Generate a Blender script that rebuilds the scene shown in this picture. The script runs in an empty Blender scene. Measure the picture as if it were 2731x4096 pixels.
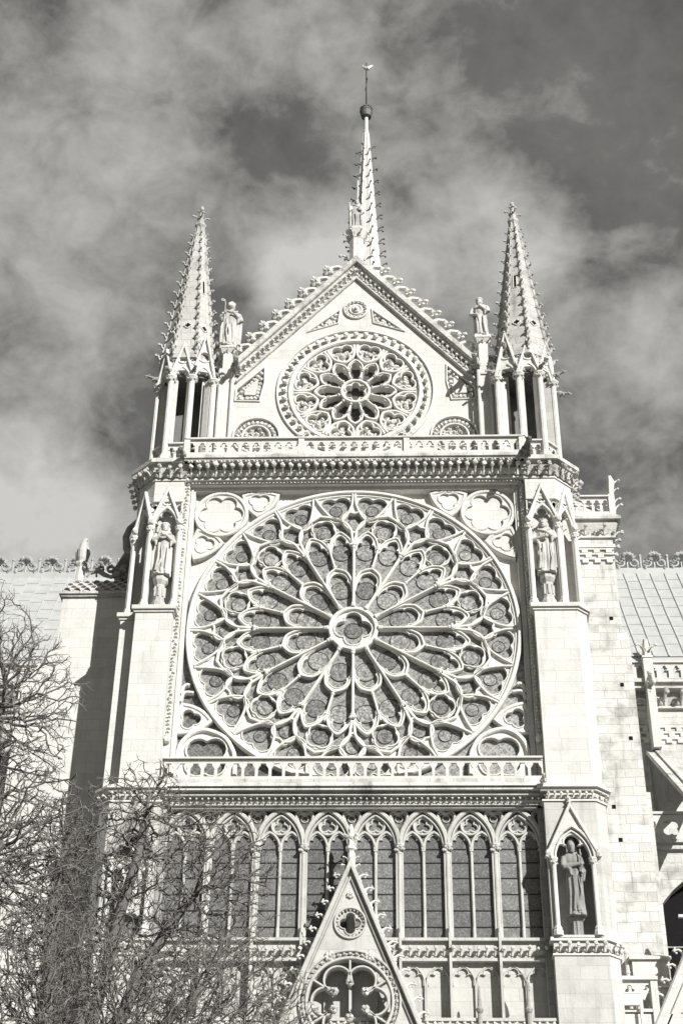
import bpy, math, random
from math import sin, cos, pi, radians as R_, atan2, sqrt, hypot
from mathutils import Vector, Matrix, kdtree
from mathutils.geometry import tessellate_polygon
import numpy as np

sc = bpy.context.scene
COL = sc.collection
random.seed(7)

# ------------------------------------------------------------------ camera
cam_d = bpy.data.cameras.new("camera")
cam = bpy.data.objects.new("camera", cam_d)
COL.objects.link(cam)
cam_d.sensor_fit = 'HORIZONTAL'
cam_d.sensor_width = 36.0
cam_d.lens = 6000.0 / 2731.0 * 36.0
cam_d.clip_start = 0.1
cam_d.clip_end = 4000
TH, PS, RO = 0.593690878, -0.0370207081, -0.0128116726
_r0 = Vector((cos(PS), -sin(PS), 0)); _h = Vector((sin(PS), cos(PS), 0)); _zz = Vector((0, 0, 1))
_f = _h * cos(TH) + _zz * sin(TH); _u0 = -_h * sin(TH) + _zz * cos(TH)
_r = _r0 * cos(RO) - _u0 * sin(RO); _u = _r0 * sin(RO) + _u0 * cos(RO)
mw = Matrix((_r, _u, -_f)).transposed().to_4x4()
mw.translation = (1.36521827, -50.6201510, 1.6)
cam.matrix_world = mw
sc.camera = cam

# ------------------------------------------------------------------ light
SUN_AZ, SUN_EL = R_(37), R_(28)          # azimuth to the right of the facade's own direction
sd = Vector((sin(SUN_AZ) * cos(SUN_EL), -cos(SUN_AZ) * cos(SUN_EL), sin(SUN_EL)))
sun_d = bpy.data.lights.new("sun", 'SUN')
sun_d.energy = 5.0
sun_d.angle = R_(0.5)
sun_d.color = (1.0, 0.985, 0.95)
sun = bpy.data.objects.new("sun", sun_d)
COL.objects.link(sun)
sun.location = sd * 200
sun.rotation_euler = sd.to_track_quat('Z', 'Y').to_euler()

sc.view_settings.view_transform = 'Standard'
sc.view_settings.look = 'None'
sc.view_settings.gamma = 1
sc.view_settings.exposure = 0.62


def build_world():
    w = bpy.data.worlds.new("World")
    sc.world = w
    w.use_nodes = True
    nt = w.node_tree
    nt.nodes.clear()
    N = nt.nodes.new
    L = nt.links.new
    out = N('ShaderNodeOutputWorld'); bg = N('ShaderNodeBackground')
    L(bg.outputs[0], out.inputs[0])
    sky = N('ShaderNodeTexSky'); sky.sky_type = 'NISHITA'; sky.sun_disc = False
    sky.sun_elevation = SUN_EL
    sky.sun_rotation = atan2(sd.x, sd.y)
    bw = N('ShaderNodeRGBToBW'); L(sky.outputs[0], bw.inputs[0])
    tc = N('ShaderNodeTexCoord')

    def math_(op, a, b=None, c=None, clamp=False):
        n = N('ShaderNodeMath'); n.operation = op; n.use_clamp = clamp
        for i, v in enumerate((a, b, c)):
            if v is None: continue
            if isinstance(v, (int, float)): n.inputs[i].default_value = v
            else: L(v, n.inputs[i])
        return n.outputs[0]
    # soft cloud noise on the direction of view in the world
    mp = N('ShaderNodeMapping'); mp.inputs['Scale'].default_value = (1.0, 1.0, 1.25)
    mp.inputs['Rotation'].default_value = (0, R_(-35), 0)
    L(tc.outputs['Generated'], mp.inputs[0])

    def noise(scale, detail, rough, dist, off):
        m2 = N('ShaderNodeMapping'); m2.inputs['Location'].default_value = (off, off * .7, -off * .3)
        L(mp.outputs[0], m2.inputs[0])
        n = N('ShaderNodeTexNoise'); n.inputs['Scale'].default_value = scale
        n.inputs['Detail'].default_value = detail; n.inputs['Roughness'].default_value = rough
        n.inputs['Distortion'].default_value = dist
        L(m2.outputs[0], n.inputs[0]); return n.outputs[0]
    n1 = noise(10.0, 8, .56, .5, 3.1)
    n2 = noise(27.0, 7, .6, .4, 8.4)
    # warp of the direction so that the cloud banks get ragged rims
    wn = N('ShaderNodeTexNoise'); wn.inputs['Scale'].default_value = 9; wn.inputs['Detail'].default_value = 6
    L(tc.outputs['Generated'], wn.inputs[0])
    sub = N('ShaderNodeVectorMath'); sub.operation = 'SUBTRACT'; sub.inputs[1].default_value = (.5, .5, .5)
    L(wn.outputs['Color'], sub.inputs[0])
    scl = N('ShaderNodeVectorMath'); scl.operation = 'SCALE'; scl.inputs['Scale'].default_value = .06
    L(sub.outputs[0], scl.inputs[0])
    add = N('ShaderNodeVectorMath'); add.operation = 'ADD'
    L(tc.outputs['Generated'], add.inputs[0]); L(scl.outputs[0], add.inputs[1])
    acc = None
    for (d, s, a) in CLOUDS:
        dn = N('ShaderNodeVectorMath'); dn.operation = 'DISTANCE'; dn.inputs[1].default_value = d
        L(add.outputs[0], dn.inputs[0])
        q = math_('DIVIDE', dn.outputs['Value'], s)
        q = math_('MULTIPLY', q, q)
        q = math_('MULTIPLY', q, -1.0)
        q = math_('EXPONENT', q)
        q = math_('MULTIPLY', q, a)
        acc = q if acc is None else math_('ADD', acc, q)
    n3 = noise(70.0, 6, .6, .3, 1.7)
    t = math_('MULTIPLY_ADD', n1, 1.25, -.625)
    t = math_('ADD', acc, t)
    t2 = math_('ADD', math_('MULTIPLY_ADD', n2, .85, -.425), math_('MULTIPLY_ADD', n3, .30, -.15))
    t = math_('ADD', t, t2)
    t = math_('ADD', t, 0.10, clamp=True)
    ramp = N('ShaderNodeValToRGB')
    ramp.color_ramp.interpolation = 'LINEAR'
    e = ramp.color_ramp.elements
    e[0].position = 0.0; e[0].color = (0, 0, 0, 1)
    e[1].position = 1.0; e[1].color = (1, 1, 1, 1)
    L(t, ramp.inputs[0])
    base = math_('MULTIPLY', bw.outputs[0], 0.55)       # clear sky, seen without its colour
    base = math_('MINIMUM', base, SKY_DARK * 1.12)
    base = math_('MAXIMUM', base, SKY_DARK * 0.92)
    wob = math_('ADD', math_('MULTIPLY_ADD', n1, .9, .55), math_('ADD', math_('MULTIPLY_ADD', n2, .7, -.35), math_('MULTIPLY_ADD', n3, .25, -.125)))
    base = math_('MULTIPLY', base, wob)               # thin high veil: the clear parts are mottled too
    inv = math_('SUBTRACT', 1.0, ramp.outputs[0])
    a = math_('MULTIPLY', base, inv)
    b = math_('MULTIPLY', ramp.outputs[0], SKY_LIGHT)
    v = math_('ADD', a, b)
    mx = N('ShaderNodeVectorMath'); mx.operation = 'SCALE'
    mx.inputs[0].default_value = (1.0, .988, .945)
    L(v, mx.inputs['Scale'])
    L(mx.outputs[0], bg.inputs['Color'])
    bg.inputs['Strength'].default_value = 0.1


def dirpx(x, y):
    """direction of view of a spot of sky"""
    K = 2731 / 1568
    v = _r * ((x * K - 1365.5) / 6000) - _u * ((y * K - 2048) / 6000) + _f
    return tuple(v.normalized())


SKY_DARK, SKY_LIGHT = 1.12, 4.0
CLOUDS = []
for (x, y, s, a) in [(250, 150, .08, .15), (90, 480, .075, .15), (60, 720, .06, .12), (330, 430, .05, .12), (770, 50, .045, .18), (130, 60, .05, .10), (380, 60, .04, .14),
                     (640, 630, .022, .50), (710, 590, .026, .34), (790, 620, .030, .34), (760, 545, .02, .2), (900, 600, .03, .3), (650, 690, .03, .3), (930, 560, .04, .26), (1090, 440, .040, .42), (1230, 580, .040, .50), (1290, 560, .02, .16), (1150, 620, .04, .2),
                     (1120, 420, .03, .10), (100, 1130, .065, .36), (30, 1280, .08, .52), (260, 1190, .04, .28), (80, 950, .05, .16), (200, 780, .04, .12), (250, 1290, .04, .2),
                     (1500, 760, .04, .18), (1430, 870, .04, .12), (600, 560, .03, .06), (950, 120, .05, .10), (540, 200, .04, .10), (450, 360, .04, .06), (600, 130, .03, .06),
                     (250, 1000, .03, -.16), (620, 370, .035, -.12), (520, 640, .03, -.12), (300, 930, .03, -.12), (1350, 200, .09, -.15), (1480, 120, .09, -.12), (1480, 480, .04, -.10), (1480, 1050, .12, .07),
                     (960, 330, .04, -.06), (680, 130, .035, -.08), (1200, 300, .05, -.08), (420, 600, .03, -.06)]:
    CLOUDS.append((dirpx(x, y), s, a))
build_world()

# ------------------------------------------------------------------ materials
WARM = (1.0, .988, .94)


def mat_new(name):
    m = bpy.data.materials.new(name); m.use_nodes = True
    nt = m.node_tree
    return m, nt, nt.nodes['Principled BSDF']


def mk(nt):
    N = nt.nodes.new; L = nt.links.new

    def mm(op, a, b=None, c=None, clamp=False):
        n = N('ShaderNodeMath'); n.operation = op; n.use_clamp = clamp
        for i, v in enumerate((a, b, c)):
            if v is None: continue
            if isinstance(v, (int, float)): n.inputs[i].default_value = v
            else: L(v, n.inputs[i])
        return n.outputs[0]
    return N, L, mm


def stone_mat(name, val, blocks=None, stain=.25, joint=.30, bump=.25, streak=.2, tint=WARM, vary=.10):
    m, nt, b = mat_new(name)
    N, L, mm = mk(nt)
    geo = N('ShaderNodeNewGeometry')
    pos = geo.outputs['Position']
    no = N('ShaderNodeTexNoise'); no.inputs['Scale'].default_value = 1.1; no.inputs['Detail'].default_value = 8; no.inputs['Roughness'].default_value = .62
    L(pos, no.inputs[0])
    no2 = N('ShaderNodeTexNoise'); no2.inputs['Scale'].default_value = 9; no2.inputs['Detail'].default_value = 6; no2.inputs['Roughness'].default_value = .65
    L(pos, no2.inputs[0])
    mp = N('ShaderNodeMapping'); mp.inputs['Scale'].default_value = (3.2, 3.2, .28); L(pos, mp.inputs[0])
    no3 = N('ShaderNodeTexNoise'); no3.inputs['Scale'].default_value = 1.3; no3.inputs['Detail'].default_value = 5; L(mp.outputs[0], no3.inputs[0])
    s1 = N('ShaderNodeMapRange'); s1.inputs['From Min'].default_value = .50; s1.inputs['From Max'].default_value = .74
    L(no.outputs[0], s1.inputs[0])
    s3 = N('ShaderNodeMapRange'); s3.inputs['From Min'].default_value = .54; s3.inputs['From Max'].default_value = .74
    L(no3.outputs[0], s3.inputs[0])
    v = mm('MULTIPLY_ADD', s1.outputs[0], -stain, 1.0)
    v = mm('MULTIPLY_ADD', s3.outputs[0], -streak, v)
    g = mm('MULTIPLY_ADD', no2.outputs[0], .22, .89)
    v = mm('MULTIPLY', v, g)
    height = no2.outputs[0]
    if blocks:
        sx = N('ShaderNodeSeparateXYZ'); L(pos, sx.inputs[0])
        u = mm('ADD', sx.outputs[0], mm('MULTIPLY', sx.outputs[1], .83))
        # ragged courses
        wz = mm('MULTIPLY_ADD', no.outputs[0], blocks[4], sx.outputs[2])
        cx = N('ShaderNodeCombineXYZ'); L(u, cx.inputs[0]); L(wz, cx.inputs[1])
        br = N('ShaderNodeTexBrick')
        br.offset = .43; br.squash = .8; br.squash_frequency = 3
        br.inputs['Scale'].default_value = 1
        br.inputs['Brick Width'].default_value = blocks[0]; br.inputs['Row Height'].default_value = blocks[1]
        br.inputs['Mortar Size'].default_value = blocks[2]; br.inputs['Mortar Smooth'].default_value = .5
        br.inputs['Bias'].default_value = 0
        br.inputs['Color1'].default_value = (1, 1, 1, 1); br.inputs['Color2'].default_value = (1 - vary,) * 3 + (1,)
        br.inputs['Mortar'].default_value = (.9, .9, .9, 1)
        L(cx.outputs[0], br.inputs[0])
        bwn = N('ShaderNodeRGBToBW'); L(br.outputs[0], bwn.inputs[0])
        v = mm('MULTIPLY', v, bwn.outputs[0])
        jm = N('ShaderNodeMapRange'); jm.inputs['From Min'].default_value = .38; jm.inputs['From Max'].default_value = .6
        L(no2.outputs[0], jm.inputs[0])
        jj = mm('MULTIPLY', br.outputs['Fac'], mm('MULTIPLY_ADD', jm.outputs[0], .7, .3))
        v = mm('MULTIPLY', v, mm('MULTIPLY_ADD', jj, -joint, 1.0))
        height = mm('MULTIPLY_ADD', br.outputs['Fac'], -blocks[3], mm('MULTIPLY_ADD', no.outputs[0], .8, no2.outputs[0]))
    v = mm('MULTIPLY', v, val)
    vs = N('ShaderNodeVectorMath'); vs.operation = 'SCALE'; vs.inputs[0].default_value = tint; L(v, vs.inputs['Scale'])
    L(vs.outputs[0], b.inputs['Base Color'])
    b.inputs['Roughness'].default_value = .88
    b.inputs['Specular IOR Level'].default_value = .2
    bp = N('ShaderNodeBump'); bp.inputs['Strength'].default_value = bump; bp.inputs['Distance'].default_value = .05
    L(height, bp.inputs['Height']); L(bp.outputs[0], b.inputs['Normal'])
    return m


def flat_mat(name, col, rough=.7, metal=0, spec=.3, noise=.25, scale=6):
    m, nt, b = mat_new(name)
    N, L, mm = mk(nt)
    geo = N('ShaderNodeNewGeometry')
    no = N('ShaderNodeTexNoise'); no.inputs['Scale'].default_value = scale; no.inputs['Detail'].default_value = 6
    L(geo.outputs['Position'], no.inputs[0])
    v = mm('MULTIPLY_ADD', no.outputs[0], 2 * noise, 1 - noise)
    vs = N('ShaderNodeVectorMath'); vs.operation = 'SCALE'; vs.inputs[0].default_value = col[:3]; L(v, vs.inputs['Scale'])
    L(vs.outputs[0], b.inputs['Base Color'])
    b.inputs['Roughness'].default_value = rough; b.inputs['Metallic'].default_value = metal
    b.inputs['Specular IOR Level'].default_value = spec
    return m


def glass_mat(name, lo, hi, scale, lattice, panes=False):
    """stained glass seen from outside: leaded pieces of many greys"""
    m, nt, b = mat_new(name)
    N, L, mm = mk(nt)
    geo = N('ShaderNodeNewGeometry')
    oi = N('ShaderNodeObjectInfo')
    pos = geo.outputs['Position']
    off = N('ShaderNodeVectorMath'); off.operation = 'ADD'
    rv = N('ShaderNodeCombineXYZ'); r9 = mm('MULTIPLY', oi.outputs['Random'], 37.0); L(r9, rv.inputs[0]); L(r9, rv.inputs[2])
    L(pos, off.inputs[0]); L(rv.outputs[0], off.inputs[1])
    vo = N('ShaderNodeTexVoronoi'); vo.inputs['Scale'].default_value = scale; L(off.outputs[0], vo.inputs[0])
    vb = N('ShaderNodeRGBToBW'); L(vo.outputs['Color'], vb.inputs[0])
    ve = N('ShaderNodeTexVoronoi'); ve.feature = 'DISTANCE_TO_EDGE'; ve.inputs['Scale'].default_value = scale; L(off.outputs[0], ve.inputs[0])
    no = N('ShaderNodeTexNoise'); no.inputs['Scale'].default_value = 2.2; no.inputs['Detail'].default_value = 5; L(off.outputs[0], no.inputs[0])
    lead = N('ShaderNodeMapRange'); lead.inputs['From Min'].default_value = .03; lead.inputs['From Max'].default_value = .09
    L(ve.outputs['Distance'], lead.inputs[0])
    v = mm('MULTIPLY_ADD', vb.outputs[0], .75, mm('MULTIPLY', no.outputs[0], .55))
    if lattice:
        sx = N('ShaderNodeSeparateXYZ'); L(pos, sx.inputs[0])
        fx = mm('MULTIPLY', mm('ADD', sx.outputs[0], sx.outputs[2]), lattice)
        fz = mm('MULTIPLY', mm('SUBTRACT', sx.outputs[0], sx.outputs[2]), lattice)
        a = mm('LESS_THAN', mm('ABSOLUTE', mm('SUBTRACT', mm('FRACT', fx), .5)), .09)
        c = mm('LESS_THAN', mm('ABSOLUTE', mm('SUBTRACT', mm('FRACT', fz), .5)), .09)
        g = mm('MAXIMUM', a, c)
        v = mm('MULTIPLY_ADD', g, .40, v)
    rm = N('ShaderNodeMapRange'); rm.inputs['From Min'].default_value = .25; rm.inputs['From Max'].default_value = 1.0
    rm.inputs['To Min'].default_value = lo; rm.inputs['To Max'].default_value = hi; L(v, rm.inputs[0])
    br = mm('MULTIPLY_ADD', oi.outputs['Random'], .7, .62)
    v = mm('MULTIPLY', mm('MULTIPLY', rm.outputs[0], br), mm('MULTIPLY_ADD', lead.outputs[0], .45, .55))
    vs = N('ShaderNodeVectorMath'); vs.operation = 'SCALE'; vs.inputs[0].default_value = (1, .985, .95); L(v, vs.inputs['Scale'])
    L(vs.outputs[0], b.inputs['Base Color'])
    b.inputs['Roughness'].default_value = .38; b.inputs['Specular IOR Level'].default_value = .45
    bp = N('ShaderNodeBump'); bp.inputs['Strength'].default_value = .35; bp.inputs['Distance'].default_value = .03
    L(vb.outputs[0], bp.inputs['Height']); L(bp.outputs[0], b.inputs['Normal'])
    return m


STONE = stone_mat("pale_limestone_ashlar", .56, (1.15, .46, .012, .7, .01), stain=.16, joint=.22, streak=.12)
CARVE = stone_mat("carved_limestone", .58, None, stain=.18, streak=.14, bump=.3)
AGED = stone_mat("weathered_limestone", .56, (.83, .37, .016, 1.0, .20), stain=.52, joint=.28, bump=.5, streak=.28, vary=.2)
LOW = stone_mat("dusty_limestone", .47, (1.15, .46, .012, .7, .02), stain=.22, joint=.2, streak=.22)
LOWC = stone_mat("dusty_carved_limestone", .44, None, stain=.25, streak=.22, bump=.3)
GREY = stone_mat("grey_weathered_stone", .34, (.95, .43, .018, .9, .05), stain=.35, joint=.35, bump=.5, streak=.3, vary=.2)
DARKST = stone_mat("shade_dark_stone", .16, None, stain=.4, streak=.3)  # low tone puts shade into turret interiors and choir flyers; one gargoyle shares it
SPIREST = stone_mat("grey_spire_stone", .43, (.95, .43, .016, .8, .05), stain=.32, joint=.25, bump=.5, streak=.35, vary=.12)
STATUE = stone_mat("statue_limestone", .46, None, stain=.35, streak=.3, bump=.35)
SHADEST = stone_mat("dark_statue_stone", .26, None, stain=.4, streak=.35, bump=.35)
LEAD = flat_mat("lead_sheet", (.36, .365, .36), .55, 0, .4, .22, 2)
SPIRE = flat_mat("pale_lead_cladding", (.50, .495, .47), .5, 0, .4, .15, 3)
DARKLEAD = flat_mat("dark_lead", (.10, .095, .095), .55, 0, .4, .3, 5)
GLASS = glass_mat("stained_glass", .085, .27, 11.0, 2.6)
MEDAL = glass_mat("stained_glass_medallion", .07, .33, 13.0, 0)
PANE = glass_mat("leaded_lancet_glass", .07, .195, 17.0, 0)
LEADLINE = flat_mat("lead_came", (.035, .033, .035), .6)
IRON = flat_mat("dark_iron", (.03, .028, .03), .5, .3)
VOID = flat_mat("unlit_interior", (.012, .011, .012), .9, 0, .05)  # near-black colour stands in for shade inside openings
BARK = flat_mat("bark", (.12, .113, .107), .85, 0, .2, .45, 9)
TWIG = flat_mat("twig_bark", (.165, .156, .148), .8, 0, .2, .5, 4)
WHITE = flat_mat("white_paint", (.75, .75, .73), .5, 0, .3, .06)
GILT = flat_mat("pale_gilt", (.72, .70, .62), .3, .4, .5, .05)
GROUND = flat_mat("pale_paving", (.15, .147, .138), .9, 0, .2, .2, .8)


# ------------------------------------------------------------------ mesh helper
class MB:
    def __init__(s):
        s.v = []; s.f = []; s.T = None

    def add(s, vs, fs):
        o = len(s.v)
        if s.T is None: s.v += [tuple(p) for p in vs]
        else: s.v += [tuple(s.T @ Vector(p)) for p in vs]
        s.f += [tuple(i + o for i in f) for f in fs]

    def box(s, x0, x1, y0, y1, z0, z1):
        s.add([(x0, y0, z0), (x1, y0, z0), (x1, y1, z0), (x0, y1, z0), (x0, y0, z1), (x1, y0, z1), (x1, y1, z1), (x0, y1, z1)],
              [(0, 1, 5, 4), (1, 2, 6, 5), (2, 3, 7, 6), (3, 0, 4, 7), (4, 5, 6, 7), (3, 2, 1, 0)])

    def zprism(s, lo, z0, z1, hi=None):
        """plan polygon (x, y) raised from z0 to z1, to a second polygon if given"""
        hi = hi or lo; n = len(lo)
        s.add([(x, y, z0) for x, y in lo] + [(x, y, z1) for x, y in hi],
              [(i, (i + 1) % n, n + (i + 1) % n, n + i) for i in range(n)] + [tuple(range(n - 1, -1, -1)), tuple(range(n, 2 * n))])

    def plate(s, outer, holes, y0, y1, back=False):
        """flat plate in the (x, z) plane with holes; y0 is its front"""
        loops = [outer] + list(holes)
        tri = tessellate_polygon([[Vector((x, z, 0)) for x, z in l] for l in loops])
        flat = [p for l in loops for p in l]; n = len(flat)
        vs = [(x, y0, z) for x, z in flat] + [(x, y1, z) for x, z in flat]
        fs = [tuple(t) for t in tri]
        if back: fs += [tuple(i + n for i in t) for t in tri]
        o = 0
        for l in loops:
            k = len(l)
            fs += [(o + i, o + (i + 1) % k, n + o + (i + 1) % k, n + o + i) for i in range(k)]
            o += k
        s.add(vs, fs)

    def sweep(s, path, w, y0, y1, closed=False, ch=.35):
        """moulding along a path in the (x, z) plane: half width w, front y0, back y1, chamfered"""
        n = len(path)
        c = min(w * ch * 1.6, (y1 - y0) * .6)
        prof = [(-w, y1), (-w, y0 + c), (-w * (1 - ch * 1.3), y0), (w * (1 - ch * 1.3), y0), (w, y0 + c), (w, y1)]
        vs = []
        for i in range(n):
            a = path[i - 1] if (closed or i > 0) else path[i]
            b = path[(i + 1) % n] if (closed or i < n - 1) else path[i]
            p = path[i]
            d1 = (p[0] - a[0], p[1] - a[1]); d2 = (b[0] - p[0], b[1] - p[1])
            l1 = hypot(*d1); l2 = hypot(*d2)
            if l1 < 1e-9: d1, l1 = d2, l2
            if l2 < 1e-9: d2, l2 = d1, l1
            t1 = (d1[0] / l1, d1[1] / l1); t2 = (d2[0] / l2, d2[1] / l2)
            nx, nz = -(t1[1] + t2[1]), (t1[0] + t2[0])
            l = hypot(nx, nz) or 1
            nx, nz = nx / l, nz / l
            k = 1 / max(.45, nx * -t1[1] + nz * t1[0])
            for (q, y) in prof: vs.append((p[0] + nx * q * k, y, p[1] + nz * q * k))
        m = len(prof); fs = []
        for i in range(n if closed else n - 1):
            j = (i + 1) % n
            for k in range(m - 1): fs.append((i * m + k, i * m + k + 1, j * m + k + 1, j * m + k))
        if not closed: fs += [tuple(range(m)), tuple(range((n - 1) * m, n * m))[::-1]]
        s.add(vs, fs)

    def tube(s, pts, rad, n=6, cap=True):
        pts = [Vector(p) for p in pts]; m = len(pts)
        if not hasattr(rad, '__len__'): rad = [rad] * m
        vs = []; ref = None
        for i, p in enumerate(pts):
            d = (pts[min(i + 1, m - 1)] - pts[max(i - 1, 0)])
            if d.length < 1e-9: d = Vector((0, 0, 1))
            d.normalize()
            if ref is None:
                ref = Vector((0, 1, 0)) if abs(d.y) < .8 else Vector((1, 0, 0))
            a2 = d.cross(ref)
            if a2.length < 1e-6: a2 = d.orthogonal()
            a2.normalize(); b2 = a2.cross(d); ref = b2
            for k in range(n):
                t = 2 * pi * k / n
                vs.append(p + (a2 * cos(t) + b2 * sin(t)) * rad[i])
        fs = []
        for i in range(m - 1):
            for k in range(n): fs.append((i * n + k, i * n + (k + 1) % n, (i + 1) * n + (k + 1) % n, (i + 1) * n + k))
        if cap: fs += [tuple(range(n))[::-1], tuple(range((m - 1) * n, m * n))]
        s.add(vs, fs)

    def lathe(s, prof, cx, cy, n=8, rot=0.0):
        """profile (r, z) turned about a vertical axis"""
        vs = []
        for r, z in prof:
            for k in range(n):
                t = 2 * pi * k / n + rot
                vs.append((cx + r * sin(t), cy - r * cos(t), z))
        m = len(prof); fs = []
        for i in range(m - 1):
            for k in range(n): fs.append((i * n + k, i * n + (k + 1) % n, (i + 1) * n + (k + 1) % n, (i + 1) * n + k))
        fs += [tuple(range(n))[::-1], tuple(range((m - 1) * n, m * n))]
        s.add(vs, fs)

    def lump(s, p, r, rng, sq=(1, 1, 1), rough=.25, n=6):
        """small weathered carved knob"""
        px, py, pz = p; vs = [(px, py, pz - r * sq[2])]
        for j in (1, 2, 3):
            a = pi * j / 4
            for k in range(n):
                t = 2 * pi * (k + .5 * (j % 2)) / n; q = r * (1 + rng.uniform(-rough, rough))
                vs.append((px + q * sin(a) * cos(t) * sq[0], py + q * sin(a) * sin(t) * sq[1], pz - q * cos(a) * sq[2]))
        vs.append((px, py, pz + r * sq[2]))
        fs = [(0, 1 + (k + 1) % n, 1 + k) for k in range(n)]
        for j in range(2):
            for k in range(n):
                a = 1 + j * n + k; b = 1 + j * n + (k + 1) % n
                fs.append((a, b, b + n, a + n))
        e = len(vs) - 1
        fs += [(e, 1 + 2 * n + k, 1 + 2 * n + (k + 1) % n) for k in range(n)]
        s.add(vs, fs)

    def leaf(s, p, out, up, sz, rng, w=.5, ball=.2):
        """curling crocket: a stem that leans out of its support and rolls into a bud, leaves at its foot"""
        p = Vector(p); out = Vector(out).normalized(); up = Vector(up).normalized(); sd_ = out.cross(up).normalized()
        pts = [p, p + out * .22 * sz + up * .38 * sz, p + out * .55 * sz + up * .66 * sz, p + out * .86 * sz + up * .70 * sz]
        s.tube(pts, [.15 * sz, .12 * sz, .10 * sz, .10 * sz], 5)
        q = pts[-1] + out * .05 * sz - up * .06 * sz
        s.lump(q, ball * sz, rng, n=5)
        for k in (-1, 1):
            t = [p - up * .1 * sz, p + sd_ * k * w * .6 * sz + up * .15 * sz + out * .08 * sz, p + sd_ * k * w * sz * .75 + up * .52 * sz + out * .34 * sz, p + up * .5 * sz + out * .2 * sz]
            s.add(t, [(0, 1, 2, 3)])

    def tuft(s, p, out, up, sz, rng, n=5):
        """fan of small leaves with knobs, for carved friezes"""
        p = Vector(p); out = Vector(out).normalized(); up = Vector(up).normalized(); sd_ = out.cross(up).normalized()
        for k in range(n):
            a = (k - (n - 1) / 2) * .42
            d = up * cos(a) + sd_ * sin(a)
            m_ = p + d * sz * .5 + out * sz * .28
            e = p + d * sz * rng.uniform(.8, 1.0) + out * sz * rng.uniform(.1, .5)
            wv = (sd_ * cos(a) - up * sin(a)) * sz * .16
            s.add([p, m_ + wv, e, m_ - wv, m_ + out * .12 * sz], [(0, 1, 4), (1, 2, 4), (2, 3, 4), (3, 0, 4)])
        s.lump(p + out * sz * .42 + up * sz * .55, sz * .2, rng, n=5)


def link(name, me, parent=None, mat=None, loc=(0, 0, 0), rot=(0, 0, 0)):
    o = bpy.data.objects.new(name, me); COL.objects.link(o)
    if parent: o.parent = parent
    o.location = loc; o.rotation_euler = rot
    return o


def mesh(name, m, mat, smooth=False):
    me = bpy.data.meshes.new(name)
    me.from_pydata(m.v, [], m.f); me.materials.append(mat)
    if smooth: me.polygons.foreach_set('use_smooth', [True] * len(me.polygons))
    me.update()
    return me


def O(name, m, mat, parent=None, smooth=False, loc=(0, 0, 0), rot=(0, 0, 0)):
    return link(name, mesh(name, m, mat, smooth), parent, mat, loc, rot)


def copy_of(o, parent, loc=None, rot=None, scale=None):
    c = o.copy(); COL.objects.link(c); c.parent = parent
    if loc is not None: c.location = loc
    if rot is not None: c.rotation_euler = rot
    if scale is not None: c.scale = scale
    return c


def tag(o, label, cat, group=None, kind=None):
    o['label'] = label; o['category'] = cat
    if group: o['group'] = group
    if kind: o['kind'] = kind
    return o


def empty(name, loc=(0, 0, 0)):
    o = bpy.data.objects.new(name, None); COL.objects.link(o); o.location = loc; o.empty_display_size = .3
    return o


# ------------------------------------------------------------------ curve helpers, all in a (x, z) plane
def circ(cx, cz, r, n=32, a0=0.0, a1=2 * pi):
    full = abs(a1 - a0 - 2 * pi) < 1e-6
    k = n if full else n + 1
    return [(cx + r * cos(a0 + (a1 - a0) * i / n), cz + r * sin(a0 + (a1 - a0) * i / n)) for i in range(k)]


def crv(p, n=5, closed=False):
    """smooth curve through points"""
    m = len(p); out = []
    g = (lambda i: p[i % m]) if closed else (lambda i: p[max(0, min(m - 1, i))])
    for i in range(m if closed else m - 1):
        a, b, c, d = g(i - 1), g(i), g(i + 1), g(i + 2)
        for k in range(n):
            t = k / n
            out.append(tuple(.5 * (2 * b[j] + (c[j] - a[j]) * t + (2 * a[j] - 5 * b[j] + 4 * c[j] - d[j]) * t * t + (3 * b[j] - a[j] - 3 * c[j] + d[j]) * t ** 3) for j in (0, 1)))
    if not closed: out.append(tuple(p[-1]))
    return out


def foil(n, rc, rl, rot=pi / 2, cx=0.0, cz=0.0, k=8):
    """outline of n round lobes, rc from the middle, radius rl, cusps where they meet"""
    h = pi / n
    q = rl * rl - (rc * sin(h)) ** 2
    pp = rc * cos(h) + sqrt(max(q, 0))
    b = atan2(pp * sin(h), pp * cos(h) - rc)
    out = []
    for i in range(n):
        a = rot + 2 * pi * i / n
        for j in range(k + 1):
            t = a - b + 2 * b * j / k
            out.append((cx + rc * cos(a) + rl * cos(t), cz + rc * sin(a) + rl * sin(t)))
    return out


def parch(w, zs, za, n=8, cx=0.0):
    """pointed arch from (cx-w, zs) over (cx, za) to (cx+w, zs)"""
    h = za - zs
    c = (h * h - w * w) / (2 * w)        # centre offset
    rr = w + c
    L = []
    a1 = atan2(h, c)
    for i in range(n + 1):
        a = a1 * i / n
        L.append((cx + rr * cos(a) - c, zs + rr * sin(a)))
    Rr = L; Lf = [(2 * cx - x, z) for x, z in Rr]
    return Lf + Rr[::-1][1:]


def trefoil_head(w, zs, za, k=6, cx=0.0):
    """cusped three-lobed arch from left foot to right foot"""
    r1 = w * .36; r2 = w * .50
    zt = za - r2 * 1.06                       # middle of the top lobe
    z1 = max(zs, zt - .42 * w)                # middle of the side lobes
    out = [(cx - w, zs)]
    for j in range(k + 1):
        t = pi - (pi * .74) * j / k
        out.append((cx - w + r1 + r1 * cos(t), z1 + r1 * sin(t)))
    t0 = pi + .30
    for j in range(k + 1):
        t = t0 - (t0 - pi / 2) * j / k
        out.append((cx + r2 * cos(t), zt + r2 * sin(t) + (r2 * .06 if j == k else 0)))
    return out + [(2 * cx - x, z) for x, z in out[::-1]][1:]


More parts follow.
